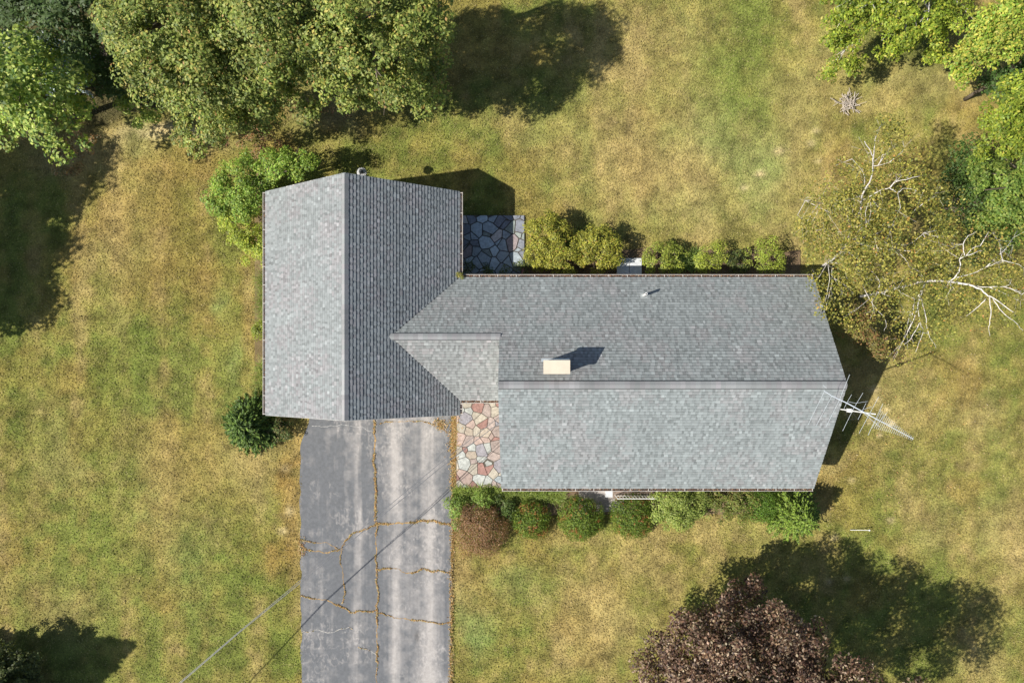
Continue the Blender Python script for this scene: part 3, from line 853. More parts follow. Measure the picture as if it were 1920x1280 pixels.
MB().tube([Z(700, 600, az), Z(700, 780, 7.0), Z(740, 860, 6.6), Z(850, 830, 6.5), Z(800, 760, 6.3), (mast_x, mast_y + .03, 5.8), (mast_x, mast_y + .03, 3)], .006, 5).build('cable', M_dark, ant)

# service wires to an off-frame pole
pole = (-25.5, -23.4)
up = empty('utility_pole', (pole[0], pole[1], 0), 'wooden utility pole beyond the lower left corner carrying the service wires', 'utility pole')
MB().tube([(pole[0], pole[1], 0), (pole[0], pole[1], 7.4)], [.15, .11], 12).build('pole', M_pole, up)
MB().box(pole[0] - .6, pole[0] + .6, pole[1] - .05, pole[1] + .05, 6.7, 6.82).build('crossarm', M_pole, up)
def wire(a_, mids, b_, rad, label):
    rad *= 1.05
    pts = [a_] + mids + [b_]
    o = MB().tube(pts, rad * 1.0, 6).build('service_wire', M_wire, None)
    tag(o, label, 'wire', 'service wires over the driveway')
ins = (MX0 + .25)
# curve samples follow a shallow sag
wA = [P(820, 872, 3.55), P(700, 972, 3.95), P(565, 1086, 4.5), P(450, 1182, 4.78), P(334, 1281, 5.05)]
wire((ins, P(945, 770, 3.05)[1], 3.05), wA, (pole[0] + .3, pole[1], 6.9), .011, 'upper of two thin service wires slanting over the driveway to the house')
wB = [P(820, 881, 3.5), P(700, 980, 3.9), P(566, 1090, 4.47), P(450, 1184, 4.76), P(335, 1283, 5.03)]
wire((ins, P(945, 781, 3.0)[1], 3.0), wB, (pole[0] + .32, pole[1], 6.87), .014, 'lower of two thin service wires slanting over the driveway to the house')

# stake and brush pile
a = P(1594, 993, .05); b = P(1629, 993.5, .25)
o = MB().tube([a, b], .014, 6).tube([b, (b[0] + .05, b[1], .27)], .04, 8).build('garden_stake', M_white, None)
tag(o, 'thin white garden stake with round end lying on the east lawn', 'stake')
bp_ = MB(); c0 = P(1588, 196)
for i in range(70):
    an = random.uniform(0, 6.28); L = random.uniform(.2, .65); q = (c0[0] + random.gauss(0, .22), c0[1] + random.gauss(0, .17), random.uniform(.03, .2))
    bp_.tube([q, (q[0] + L * math.cos(an), q[1] + L * math.sin(an), q[2] + random.uniform(-.02, .2))], random.uniform(.008, .018), 4)
o = bp_.build('brush_pile', M_twig, None)
tag(o, 'small heap of dry grey twigs on the lawn near upper right trees', 'brush pile')

# ------------------------------------------------------------------ vegetation
def clump_cloud(blobs_, nclump, per, rc, up=.35, shell=.45, flat=.85):
    """leaf positions & normals over clumps spread through ellipsoids (x,y,z,rxy,rz)"""
    vol = np.array([b[3] ** 2 * b[4] for b in blobs_]) ** .8; vol = vol / vol.sum()
    Cs, Ns, ids = [], [], []
    centres = []
    k = 0
    for bi, b in enumerate(blobs_):
        n = max(3, int(round(nclump * vol[bi])))
        D = rand_dirs(n); D[:, 2] = np.where(D[:, 2] < -.35, -D[:, 2], D[:, 2])
        rad = shell + (1 - shell) * rng.random(n) ** .6
        ctr = np.array(b[:3]) + D * rad[:, None] * np.array([b[3], b[3], b[4]])
        for i in range(n):
            r = rc * rng.uniform(.55, 1.3)
            m = int(per * (r / rc) ** 2)
            d = rand_dirs(m); d[:, 2] = np.where(d[:, 2] < 0, d[:, 2] * rng.choice([-1, 1], m), d[:, 2])
            rr_ = r * (.35 + .65 * rng.random(m) ** .5)
            p = ctr[i] + d * rr_[:, None] * np.array([1, 1, flat * .75])
            Cs.append(p); Ns.append(unit(d * .6 + np.array([0, 0, up + .5]) + rng.normal(size=(m, 3)) * .45 + D[i] * .3))
            ids.append(np.full(m, k)); k += 1
            centres.append((ctr[i], r))
    return np.concatenate(Cs), np.concatenate(Ns), np.concatenate(ids), centres

def limbs(mb, base, top_z, centres, r0, nl, lean=(0, 0), n=7):
    """trunk and tapered limbs that run out to clump centres"""
    bx, by = base; tp = Vector((bx + lean[0], by + lean[1], top_z))
    pts = []
    for i in range(6):
        t = i / 5
        pts.append((bx + lean[0] * t ** 1.5 + random.gauss(0, .04 + .05 * t), by + lean[1] * t ** 1.5 + random.gauss(0, .04 + .05 * t), top_z * t))
    mb.tube(pts, [r0 * (1 - .75 * i / 5) for i in range(6)], n)
    cs = random.sample(centres, min(nl, len(centres)))
    for c, r in cs:
        c = Vector(c); t = min(.95, max(.3, (c.z / top_z) * .62)); k = t * 5; i = min(4, int(k)); f = k - i
        s = Vector(pts[i]) * (1 - f) + Vector(pts[i + 1]) * f
        mid = s * .5 + c * .5 + Vector((random.gauss(0, .12), random.gauss(0, .12), .15 + random.gauss(0, .1)))
        L = (c - s).length; rb = min(r0 * .5, .018 * L + .012)
        mb.tube([s, s * .55 + mid * .45, mid, mid * .4 + c * .6, c], [rb, rb * .8, rb * .6, rb * .4, rb * .18], 5)
        for _ in range(2):
            e = c + Vector((random.gauss(0, r * .7), random.gauss(0, r * .7), random.gauss(0, r * .4)))
            mb.tube([mid * .3 + c * .7, e], [rb * .3, rb * .08], 4)

def tree(name, label, cat, blobs_px, base_px, nclump, per, rc, leaf, pal, wts, trunk_r=.2, group=None, bark=None, nl=18, world=False,
         aspect=.55, lean=(0, 0), shell=.45, up=.35, jitter=.18, clumpvar=.24, hue=0.0, leafmat=None):
    bl = []
    for b in blobs_px:
        if world: bl.append(b)
        else:
            x, y, z = P(b[0], b[1], b[2]); bl.append((x, y, z, b[3] * (H - z) / F, b[4]))
    if base_px is None:
        base = (np.mean([b[0] for b in bl]), np.mean([b[1] for b in bl]))
    else: base = P(*base_px)[:2] if not world else base_px
    t = empty(name, (base[0], base[1], 0), label, cat, group)
    C, N, ids, ctr = clump_cloud(bl, nclump, per, rc, up, shell)
    keep = C[:, 2] > .03; C, N, ids = C[keep], N[keep], ids[keep]
    n = len(C)
    c = palette(n, pal, wts, jitter)
    cv = 1 + (rng.random(ids.max() + 1) - .5) * 2 * clumpvar
    c = c * cv[ids][:, None]
    if hue:
        hs = rng.random(ids.max() + 1)[ids][:, None] * hue
        c = c * (1 - hs) + np.array([.36, .30, .06]) * hs
    leaf_obj('crown', C, N, leaf * (.6 + .8 * rng.random(n)), c, t, aspect, mat=leafmat)
    if trunk_r:
        mb = MB(); top_z = max(b[2] + b[4] * .4 for b in bl)
        limbs(mb, base, top_z, ctr, trunk_r, nl, lean)
        mb.build('trunk', bark or M_bark, t, True)
    return t

OAK = [(.115, .160, .028), (.205, .25, .050), (.32, .345, .085), (.38, .33, .08), (.38, .22, .08)]
OAKW = [3.8, 4.5, 3, 1.1, .18]
G1 = 'broadleaf trees along the north wood edge'
tree('oak_tree', 'olive green oak at the wood edge, leftmost of three crowns', 'tree',
     [(330, 60, 7.0, 130, 2.6), (400, 150, 5.6, 105, 2.2), (270, 40, 6.5, 75, 2.0), (400, 215, 3.2, 75, 1.6)], (420, 150), 215, 165, .52, .130, OAK, OAKW, .25, G1)
tree('oak_tree', 'middle oak of the wood edge, olive green, with a dark gap in it', 'tree',
     [(520, 60, 7.4, 110, 2.4), (470, 100, 6.0, 100, 2.2), (590, 60, 6.4, 90, 2.2), (570, 150, 4.6, 60, 1.8), (480, 190, 3.4, 60, 1.6)], (590, 130), 235, 165, .52, .130, OAK, OAKW, .26, G1)
tree('oak_tree', 'olive green oak at the right end of the wood, its crown shading the lawn', 'tree',
     [(700, 60, 7.6, 120, 2.5), (770, 30, 7.4, 80, 2.2), (770, 145, 5.2, 68, 1.9), (650, 120, 5.6, 75, 2.0), (700, 175, 3.4, 50, 1.4)], (745, 110), 240, 165, .50, .130, OAK, OAKW, .25, G1)
MAP = [(.19, .27, .045), (.32, .40, .075), (.45, .50, .13), (.11, .19, .045)]
tree('maple_tree', 'bright pale green maple crown at the upper left edge of the photo', 'tree',
     [(60, 160, 6.2, 95, 2.0), (110, 210, 4.6, 75, 1.6), (20, 210, 4.6, 70, 1.8), (110, 150, 5.0, 60, 1.4), (150, 190, 4.0, 40, 1.0)], (150, 220), 85, 130, .55, .17, MAP, [3, 4, 2, 2], .17)
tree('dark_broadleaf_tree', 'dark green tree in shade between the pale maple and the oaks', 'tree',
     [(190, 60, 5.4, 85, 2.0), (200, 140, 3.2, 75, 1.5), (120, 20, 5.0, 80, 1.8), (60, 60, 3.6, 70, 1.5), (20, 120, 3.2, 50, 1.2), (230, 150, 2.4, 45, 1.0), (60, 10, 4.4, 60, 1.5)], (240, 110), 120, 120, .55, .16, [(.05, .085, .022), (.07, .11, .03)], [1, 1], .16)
tree('maple_sapling', 'small pale green sapling in a sunny gap before the dark wood', 'sapling',
     [(255, 195, 2.3, 34, .9), (270, 222, 1.3, 26, .7)], (258, 205), 22, 90, .32, .13, MAP, [2, 4, 3, 1], .05, nl=8)
tree('wood_edge_bush', 'low brownish red brush at the foot of the oaks', 'bush', [(500, 268, .6, 40, .45), (455, 262, .5, 30, .35)], None, 30, 60, .24, .09,
     [(.30, .20, .08), (.36, .17, .09), (.16, .16, .06)], [3, 1.5, 2], 0)
tree('wood_edge_bush', 'dry tan brush below the shaded hollow at upper left', 'bush', [(125, 300, .7, 42, .5), (165, 272, .5, 28, .4)], None, 30, 60, .24, .09,
     [(.26, .15, .06), (.30, .22, .12), (.14, .13, .05)], [3, 2, 2], 0)
tree('wood_edge_bush', 'tan brush in the notch between two oak crowns', 'bush', [(640, 190, .6, 36, .5), (600, 195, .5, 26, .4)], None, 26, 60, .24, .09,
     [(.32, .24, .12), (.26, .15, .09), (.15, .16, .06)], [3, 1.5, 2], 0)

# off-frame trees whose shade falls on the west lawn
for i, (x, y, z, r_, rz_) in enumerate([(-30.5, 7.2, 6.8, 3.0, 3.2), (-31.5, 2.2, 6.2, 3.0, 3.0)]):
    tree('shade_tree', ['tall tree beyond the left edge shading the upper left lawn', 'tree beyond the left edge whose shade reaches the mid left lawn'][i], 'tree',
         [(x, y, z, r_, rz_), (x + 1.2, y - .8, z - 1.6, r_ * .85, rz_ * .7)], (x, y), 150, 110, .75, .24, OAK, OAKW, .25, 'trees beyond the left edge', world=True, shell=.2)

BG = [(.14, .20, .022), (.23, .29, .030), (.35, .39, .045), (.42, .38, .07)]
G2 = 'bright green trees along the right edge'
tree('ash_tree', 'bright green tree top right with bare white limbs and a ragged lower edge', 'tree',
     [(1585, 20, 5.0, 62, 1.2), (1580, 90, 3.6, 48, .9), (1552, 145, 2.4, 24, .4), (1600, 130, 3.0, 26, .5), (1680, 60, 4.4, 40, .7), (1700, 5, 5.6, 75, 1.2), (1697, 92, 3.4, 22, .7), (1648, 108, 2.6, 18, .4), (1640, 20, 4.8, 60, 1.1), (1740, 60, 4.2, 38, .8), (1775, 20, 4.8, 45, 1.0), (1750, 110, 3.4, 26, .6)], (1640, 30), 190, 95, .34, .12, BG, [4, 4, 2.5, .5], .13, G2, M_birch, nl=26, shell=.1)
tree('ash_tree', 'yellowing green tree in the top right corner', 'tree',
     [(1850, 70, 5.6, 62, 1.5), (1815, 115, 4.4, 36, 1.0), (1890, 20, 6.2, 60, 1.4), (1800, 145, 3.0, 20, .6)], (1840, 90), 115, 95, .36, .12,
     [(.18, .28, .035), (.33, .37, .055), (.46, .42, .08)], [3, 3, 1.8], .14, G2, nl=14, shell=.25)
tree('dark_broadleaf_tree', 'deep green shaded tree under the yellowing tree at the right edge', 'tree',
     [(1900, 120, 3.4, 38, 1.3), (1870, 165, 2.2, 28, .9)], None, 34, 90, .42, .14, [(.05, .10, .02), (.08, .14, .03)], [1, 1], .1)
tree('ash_tree', 'bright green tree on the right edge above the evergreens', 'tree',
     [(1890, 215, 5.6, 55, 1.3), (1905, 170, 5.0, 36, 1.2), (1870, 250, 5.0, 45, 1.1), (1905, 265, 4.6, 50, 1.2)], (1860, 240), 100, 95, .36, .12, BG, [4, 4, 2, .3], .13, G2, nl=10, shell=.25)
tree('ash_tree', 'green tree on the right edge just above the bare birch limbs', 'tree',
     [(1895, 360, 5.2, 62, 1.4), (1860, 405, 4.4, 42, 1.1), (1905, 425, 5.0, 42, 1.1), (1850, 320, 3.6, 42, 1.0)], (1850, 380), 110, 95, .36, .12,
     [(.11, .18, .03), (.18, .25, .045), (.28, .33, .065)], [4, 4, 2], .13, G2, nl=12, shell=.25)
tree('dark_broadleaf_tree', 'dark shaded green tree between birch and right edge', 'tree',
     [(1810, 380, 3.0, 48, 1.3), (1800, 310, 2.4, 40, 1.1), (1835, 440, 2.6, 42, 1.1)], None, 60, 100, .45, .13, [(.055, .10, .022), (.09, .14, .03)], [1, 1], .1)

# purple maple
tree('purple_maple_tree', 'dark purple leaved maple with dense round crown at the bottom right', 'tree',
     [(1390, 1128, 2.8, 50, .9), (1300, 1225, 3.2, 92, 1.3), (1395, 1185, 3.6, 92, 1.3), (1475, 1210, 4.5, 72, 1.3), (1400, 1280, 5.0, 150, 2.0), (1235, 1285, 3.3, 62, 1.2), (1245, 1228, 2.6, 30, .7),
      (1545, 1255, 5.4, 68, 1.6), (1655, 1400, 6.2, 130, 2.4), (1480, 1420, 5.6, 200, 2.4), (1290, 1400, 4.0, 120, 1.8)], (1400, 1300),
     640, 150, .50, .125, [(.085, .044, .030), (.15, .085, .052), (.25, .17, .105), (.42, .32, .22), (.045, .024, .018)], [3, 4, 3, 1.6, 2.4], .25, nl=30, clumpvar=.3, shell=.42)

# birches
BR = [(.21, .215, .042), (.31, .285, .055), (.39, .33, .075), (.11, .125, .028), (.40, .22, .06)]
def smooth_path(pts, k=4):
    p = [Vector(q) for q in pts]; out = []
    for i in range(len(p) - 1):
        a = p[max(i - 1, 0)]; b = p[i]; c = p[i + 1]; d = p[min(i + 2, len(p) - 1)]
        for j in range(k):
            t = j / k
            q = .5 * ((2 * b) + (c - a) * t + (2 * a - 5 * b + 4 * c - d) * t * t + (3 * b - a - 3 * c + d) * t ** 3)
            q += Vector((random.gauss(0, .012), random.gauss(0, .012), random.gauss(0, .012))) if j else Vector((0, 0, 0))
            out.append(q)
    return out + [p[-1]]
def birch(label, base, blobs_px, nclump, per, rc, stems, nl, leaf=.095):
    bl = [(*P(b[0], b[1], b[2]), b[3] * 1.12 * (H - b[2]) / F, b[4]) for b in blobs_px]
    t = empty('birch_tree', (base[0], base[1], 0), label, 'birch tree', 'birches by the east gable')
    C, N, ids, ctr = clump_cloud(bl, nclump, per, rc, .3, .15)
    keep = C[:, 2] > .05; C, N, ids = C[keep], N[keep], ids[keep]; n = len(C)
    N = unit(N + rng.normal(size=(n, 3)) * .5)
    c = palette(n, BR, [4, 5, 2.5, 3, .4], .2); c *= (1 + (rng.random(ids.max() + 1) - .5) * .3)[ids][:, None]
    leaf_obj('crown', C, N, leaf * (.6 + .8 * rng.random(n)), c, t, .65)
    mb = MB()
    for pts, r0 in stems:
        pts = smooth_path(pts); m = len(pts); r0 *= .56
        mb.tube(pts, [max(.006, r0 * (1 - .8 * i / (m - 1))) for i in range(m)], 7)
    allp = [Vector(p) for pts, r0 in stems for p in pts]
    for c_, r in random.sample(ctr, min(nl, len(ctr))):
        c_ = Vector(c_); s = min((q for q in allp if q.z < c_.z + .8), key=lambda q: (q - c_).length, default=allp[0])
        if (s - c_).length < .2: continue
        mid = s * .5 + c_ * .5 + Vector((random.gauss(0, .12), random.gauss(0, .12), random.gauss(0, .1)))
        L = (c_ - s).length; rb = .006 + .006 * L
        mb.tube([s, mid, c_], [rb, rb * .7, rb * .25], 5)
        for _ in range(3):
            e = c_ + Vector((random.gauss(0, .3), random.gauss(0, .3), random.gauss(0, .2)))
            mb.tube([mid * .4 + c_ * .6, e], [rb * .3, .003], 4)
    mb.build('trunk', M_birch, t, True)
    return t
b1 = P(1480 + 60, 500)[:2]
ba = (b1[0], b1[1], 0)
s1 = [(ba, P(1566, 482, 1.8), P(1588, 456, 3.6), P(1594, 430, 4.6), P(1612, 398, 5.6), P(1617, 365, 6.3), P(1633, 335, 6.9), P(1637, 305, 7.5), P(1633, 285, 7.9), P(1621, 265, 8.2)),
      (P(1617, 375, 6.0), P(1632, 368, 6.4), P(1650, 357, 6.8), P(1668, 352, 7.1), P(1680, 341, 7.4), P(1705, 335, 7.8), P(1725, 330, 8.0)),
      (P(1668, 352, 7.1), P(1683, 361, 7.2), P(1695, 353, 7.4), P(1718, 357, 7.6)), (P(1637, 312, 7.4), P(1648, 310, 7.6), P(1668, 304, 7.9)), (P(1645, 312, 7.5), P(1655, 290, 8.0)),
      (P(1619, 355, 6.2), P(1619, 325, 6.8), P(1598, 298, 7.3)), (P(1590, 455, 3.9), P(1585, 448, 4.3), P(1567, 436, 4.9)), (P(1537, 380, 5.0), P(1510, 376, 5.6), P(1500, 374, 5.7)),
      (P(1590, 455, 4.0), P(1592, 420, 4.9), P(1580, 395, 5.3), P(1537, 380, 5.0)),
      (P(1594, 450, 4.0), P(1640, 440, 4.8), P(1672, 424, 5.6), P(1700, 408, 6.2), P(1717, 392, 6.6)), (P(1640, 445, 4.8), P(1680, 458, 5.2), P(1710, 455, 5.8), P(1730, 438, 6.2)),
      (P(1680, 468, 5.0), P(1697, 485, 5.4), P(1705, 500, 5.7)), (P(1594, 452, 3.9), P(1645, 465, 4.6), P(1680, 468, 5.0), P(1735, 473, 5.5)),
      (P(1588, 470, 3.4), P(1560, 500, 4.2), P(1552, 492, 4.6)), (P(1588, 470, 3.4), P(1625, 500, 4.2), P(1648, 525, 4.8), P(1650, 545, 5.0), P(1658, 552, 5.1)), (P(1650, 530, 4.8), P(1642, 555, 5.0)),
      (P(1600, 480, 3.4), P(1630, 560, 4.0), P(1660, 600, 4.3), P(1658, 620, 4.2))]
s1 = [(p, .10 if i == 0 else .045 if i in (1, 9, 12) else .028) for i, p in enumerate(s1)]
birch('leafy olive birch with white branches overhanging the roof corner', b1,
      [(1640, 300, 6.8, 62, 1.2), (1700, 330, 6.6, 62, 1.2), (1600, 370, 6.0, 75, 1.2), (1690, 410, 6.0, 75, 1.3), (1550, 410, 5.2, 58, 1.1), (1540, 460, 4.8, 55, 1.2), (1610, 480, 4.8, 85, 1.6),
       (1570, 540, 4.2, 50, 1.1), (1640, 555, 4.4, 62, 1.2), (1700, 500, 5.2, 60, 1.1), (1580, 600, 3.6, 32, .8), (1655, 248, 6.8, 35, .6), (1760, 400, 6.0, 40, .8), (1515, 430, 4.8, 35, .8), (1528, 555, 4.6, 24, .4), (1745, 460, 5.8, 40, .8), (1620, 430, 5.4, 70, 1.2)], 300, 58, .42, s1, 95)
b2 = (16.0, 3.3)
s2 = [((16.0, 3.3, 0), (16.02, 3.3, 2.5), P(1726, 528, 5.1), P(1779, 528, 7.0), P(1825, 536, 7.8), P(1850, 552, 8.2), P(1865, 560, 8.4), P(1900, 585, 8.6)),
      (P(1779, 528, 7.0), P(1792, 518, 7.2), P(1800, 500, 7.5), P(1800, 485, 7.7), P(1811, 479, 7.9), P(1825, 465, 8.1), P(1838, 461, 8.2)), (P(1811, 479, 7.9), P(1842, 470, 8.2)),
      (P(1808, 480, 7.9), P(1806, 458, 8.1), P(1815, 442, 8.3), P(1830, 436, 8.4)), (P(1790, 521, 7.2), P(1825, 512, 7.6), P(1850, 500, 8.0), P(1880, 488, 8.3)),
      (P(1825, 537, 7.7), P(1855, 538, 8.1), P(1880, 537, 8.4), P(1893, 533, 8.5)), (P(1880, 537, 8.4), P(1900, 543, 8.6), P(1916, 552, 8.7)),
      (P(1735, 530, 5.4), P(1722, 565, 5.8), P(1724, 600, 6.0), P(1731, 620, 6.0), P(1724, 640, 5.9), P(1717, 660, 5.7)), (P(1728, 560, 5.7), P(1735, 590, 6.1), P(1741, 625, 6.2), P(1755, 652, 6.0)),
      (P(1724, 605, 6.0), P(1708, 635, 5.9), P(1695, 645, 5.8)), (P(1715, 560, 5.6), P(1711, 590, 5.9), P(1702, 620, 5.9)),
      (P(1855, 555, 8.2), P(1858, 590, 8.3), P(1854, 612, 8.2), P(1856, 630, 8.0)), (P(1862, 560, 8.3), P(1880, 585, 8.4), P(1905, 605, 8.3), P(1918, 620, 8.2)), (P(1848, 560, 8.2), P(1830, 578, 8.1), P(1812, 592, 8.0))]
s2 = [(p, .105 if i == 0 else .05 if i == 1 else .034) for i, p in enumerate(s2)]
birch('thin birch with mostly bare white limbs at the far right', b2,
      [(1850, 500, 7.6, 62, .9), (1780, 470, 7.0, 50, .9), (1890, 580, 7.6, 42, .7), (1730, 600, 5.6, 52, .9), (1780, 545, 6.6, 48, .8), (1880, 460, 7.6, 45, .8), (1835, 450, 7.6, 42, .7), (1720, 520, 5.4, 50, .9), (1840, 560, 7.4, 60, .9), (1890, 530, 7.8, 50, .7), (1700, 640, 4.6, 40, .7)], 170, 42, .50, s2, 30, .085)
tree('bush', 'brown leaved bush in the shade under the birch by the east gable', 'bush', [(1640, 640, 2.4, 30, .8), (1665, 655, 2.0, 22, .6), (1600, 600, 2.8, 36, .9)], (1610, 640), 46, 80, .34, .10,
     [(.20, .17, .045), (.26, .15, .06), (.16, .15, .04)], [3, 2, 3], .06, nl=14)

# ---- shrubs round the house
YG = [(.23, .24, .030), (.34, .33, .045), (.42, .39, .065), (.13, .145, .022), (.34, .20, .05)]
YGW = [4, 4, 1.6, 2.5, .4]
G3 = 'shrubs along the back wall'
def shrub(name, label, bl, pal, wts, group=None, leaf=.085, per=95, rc=.26, k=10, cat='shrub', aspect=.55, up=.35, shell=.55, tr=.04):
    area = sum((b[3] * .025) ** 2 for b in bl)
    return tree(name, label, cat, bl, None, int(18 * area * k / 10) + 10, per, rc, leaf, pal, wts, tr, group, nl=6, aspect=aspect, up=up, shell=shell)
shrub('rhododendron', 'tall yellow green shrub beside the shaded back patio', [(1025, 437, 1.0, 40, .8), (1008, 478, .7, 30, .6)], YG, YGW, G3, k=32)
shrub('rhododendron', 'middle rounded yellow green shrub, left of the domed one at the back wall', [(1058, 476, .8, 42, .7)], YG, YGW, G3, k=32)
shrub('rhododendron', 'domed yellow green shrub just left of the concrete landing', [(1124, 466, .9, 44, .85)], YG, YGW, G3, k=32)
shrub('shrub', 'olive green shrub just right of the concrete landing', [(1236, 484, .8, 34, .7), (1266, 482, .7, 24, .55)], [(.24, .29, .04), (.32, .35, .06), (.14, .17, .03)], [3, 3, 2], G3)
shrub('shrub', 'small round lime green shrub near the middle of the back wall', [(1338, 488, .8, 34, .65), (1318, 494, .6, 20, .5)], [(.29, .34, .04), (.38, .42, .07), (.16, .19, .03)], [3, 3, 2], G3, leaf=.07)
shrub('shrub', 'round lime green shrub under the birch at the back wall', [(1432, 486, .85, 38, .75)], [(.27, .34, .04), (.36, .41, .07), (.16, .19, .03)], [3, 3, 2], G3, leaf=.07)
shrub('shrub', 'dark low shrub between the two lime green ones at the back wall', [(1385, 490, .6, 24, .55)], [(.07, .10, .025), (.12, .13, .03)], [3, 2], G3)

def blades(name, label, cx_, cy_, z0, n, L, wdt, pal, wts, spread, group=None, arch=.6, parent_cat='plant'):
    """tussocks of arching strap leaves"""
    x, y, _ = P(cx_, cy_, z0); s = H / F
    t = empty(name, (x, y, 0), label, parent_cat, group)
    an = rng.random(n) * 6.283; q_ = rng.random((n, 2)) * 2 - 1; bx = x + q_[:, 0] * spread[0] * s; by = y + q_[:, 1] * spread[1] * s
    el = rng.uniform(.5, 1.2, n); Ln = L * rng.uniform(.6, 1.2, n)
    d = np.stack([np.cos(an), np.sin(an), np.zeros(n)], 1); side = np.stack([-np.sin(an), np.cos(an), np.zeros(n)], 1)
    p0 = np.stack([bx, by, np.full(n, .02)], 1)
    pts = []
    for k in range(4):
        u_ = k / 3
        hgt = Ln * (np.sin(el) * u_ - arch * u_ * u_ * .6); out = Ln * np.cos(el) * u_ * (1 + .3 * u_)
        pts.append(p0 + d * out[:, None] + np.array([0, 0, 1]) * hgt[:, None])
    wds = [wdt * .5, wdt * .5, wdt * .36, wdt * .05]
    V = np.stack([pts[k] + side * wds[k] * sg for k in range(4) for sg in (-1, 1)], 1).reshape(-1, 3)
    b = np.arange(n)[:, None] * 8
    Fq = np.concatenate([b + np.array([[2 * k, 2 * k + 1, 2 * k + 3, 2 * k + 2]]) for k in range(3)])
    c = np.repeat(palette(n, pal, wts, .2), 8, axis=0)
    make('foliage', V, Fq, M_leaf, t, c)
    return t
blades('fern', 'light green fern between shrubs at the back wall', 1292, 487, .4, 420, .62, .035, [(.18, .26, .05), (.26, .32, .09)], [1, 1], (18, 11), G3)
blades('fern', 'thin ferny tuft between the domed shrubs at the back wall', 1085, 450, .9, 160, .95, .03, [(.18, .26, .05), (.24, .30, .08)], [1, 1], (9, 7), G3)

G4 = 'shrubs along the front wall'
def conifer(name, label, base, hgt, rad, n_lv, pal, wts, group=None, cat='evergreen', card=.16, lvmul=1.0, power=.8, droop=.15, dens=1.0, cw=.28):
    t = empty(name, (base[0], base[1], 0), label, cat, group)
    C, D, N = [], [], []
    mb = MB(); mb.tube([(base[0], base[1], 0), (base[0], base[1], hgt * .96)], [max(.03, hgt * .018), .008], 6)
    for i in range(n_lv):
        tt = (i + .5) / n_lv; z = hgt * (.04 + .94 * tt); R_ = rad * (1 - tt) ** power + .05
        nb = max(5, int((10 + 10 * (1 - tt)) * lvmul))
        for k in range(nb):
            an = random.uniform(0, 6.283); Lr = R_ * random.uniform(.72, 1.12)
            d = np.array([math.cos(an), math.sin(an), 0]); rise = random.uniform(-.05, .35)
            m = max(4, int(Lr / .05 * dens))
            u_ = rng.random(m) ** .6
            p = np.array([base[0], base[1], z]) + d * (u_ * Lr)[:, None]
            p[:, 2] += Lr * (rise * u_ - droop * u_ * u_)
            sd = np.array([-d[1], d[0], 0]); w_ = rng.normal(size=m) * .10 * Lr * (1.1 - u_) ; p += sd * w_[:, None]
            p[:, 2] += rng.normal(size=m) * .03
            C.append(p); D.append(unit(d + sd * rng.normal(size=(m, 1)) * .55 + rng.normal(size=(m, 3)) * .2 + [0, 0, .15]))
            N.append(unit(np.array([0, 0, 1.0]) + rng.normal(size=(m, 3)) * .55))
            if k % 3 == 0: mb.tube([(base[0], base[1], z), tuple(np.array([base[0], base[1], z]) + d * Lr * .8 + [0, 0, Lr * .8 * (rise - droop * .8)])], [.012, .004], 4)
    C = np.concatenate(C); D = np.concatenate(D); N = np.concatenate(N); n = len(C)
    keep = C[:, 2] > .02; C, D, N = C[keep], D[keep], N[keep]; n = len(C)
    leaf_obj('foliage', C, N, card * (.6 + .8 * rng.random(n)), palette(n, pal, wts, .22), t, cw, D, M_needle)
    mb.build('trunk', M_bark, t)
    return t
def dome(name, label, px, py, rpx, hgt, pal, wts, group=None, spots=None, leaf=.075, dens=620, cat='bush', squash=1.0):
    """clipped round bush: leaves over and inside a lumpy dome; spots = patches where another colour of leaf grows"""
    zc = hgt * .5; x, y, _ = P(px, py, zc * 1.1); r = rpx * (H - zc) / F
    t = empty(name, (x, y, 0), label, cat, group)
    n = int(dens * (2 * math.pi * r * r + 2 * r * hgt) * 1.9)
    D = rand_dirs(n); D[:, 2] = np.abs(D[:, 2]) * 1.15 - .15; D = unit(D)
    lump = 1 + .30 * (fbm(D[:, 0] * 2 + px, D[:, 1] * 2 + D[:, 2], .55, 3, 3) - .5) * 2
    e = .55; prof = (np.abs(D[:, 0]) ** 2.5 + np.abs(D[:, 1]) ** 2.5 + np.abs(D[:, 2]) ** 2.5) ** (-1 / 2.5)
    rad = (1 - .38 * rng.random(n) ** 2.0) * lump * (prof * .6 + .4)
    C = np.stack([x + D[:, 0] * rad * r, y + D[:, 1] * rad * r * squash, hgt * .32 + D[:, 2] * rad * hgt * .68], 1)
    C += rng.normal(size=C.shape) * .04
    N = unit(D + rng.normal(size=(n, 3)) * .55)
    c = palette(n, pal, wts, .22)
    if spots:
        f = fbm(C[:, 0] + py, C[:, 1] + px, .24, 6, 3); bb = (f > .62) & (rng.random(n) < .45) & (C[:, 2] > hgt * .4)
        c[bb] = palette(int(bb.sum()), spots, [1] * len(spots))
    keep = C[:, 2] > .02
    leaf_obj('foliage', C[keep], N[keep], leaf * (.6 + .8 * rng.random(int(keep.sum()))), c[keep], t, .45)
    mb = MB()
    for i in range(7):
        an = random.uniform(0, 6.28); q = random.uniform(.2, .6) * r
        mb.tube([(x, y, 0), (x + q * .4 * math.cos(an), y + q * .4 * math.sin(an), hgt * .4), (x + q * math.cos(an), y + q * math.sin(an), hgt * .8)], [.025, .016, .006], 5)
    mb.build('stem', M_bark, t)
    return t
DG = [(.11, .18, .022), (.165, .24, .03), (.23, .29, .045), (.06, .10, .018)]
ORG = [(.42, .19, .06), (.35, .14, .05)]
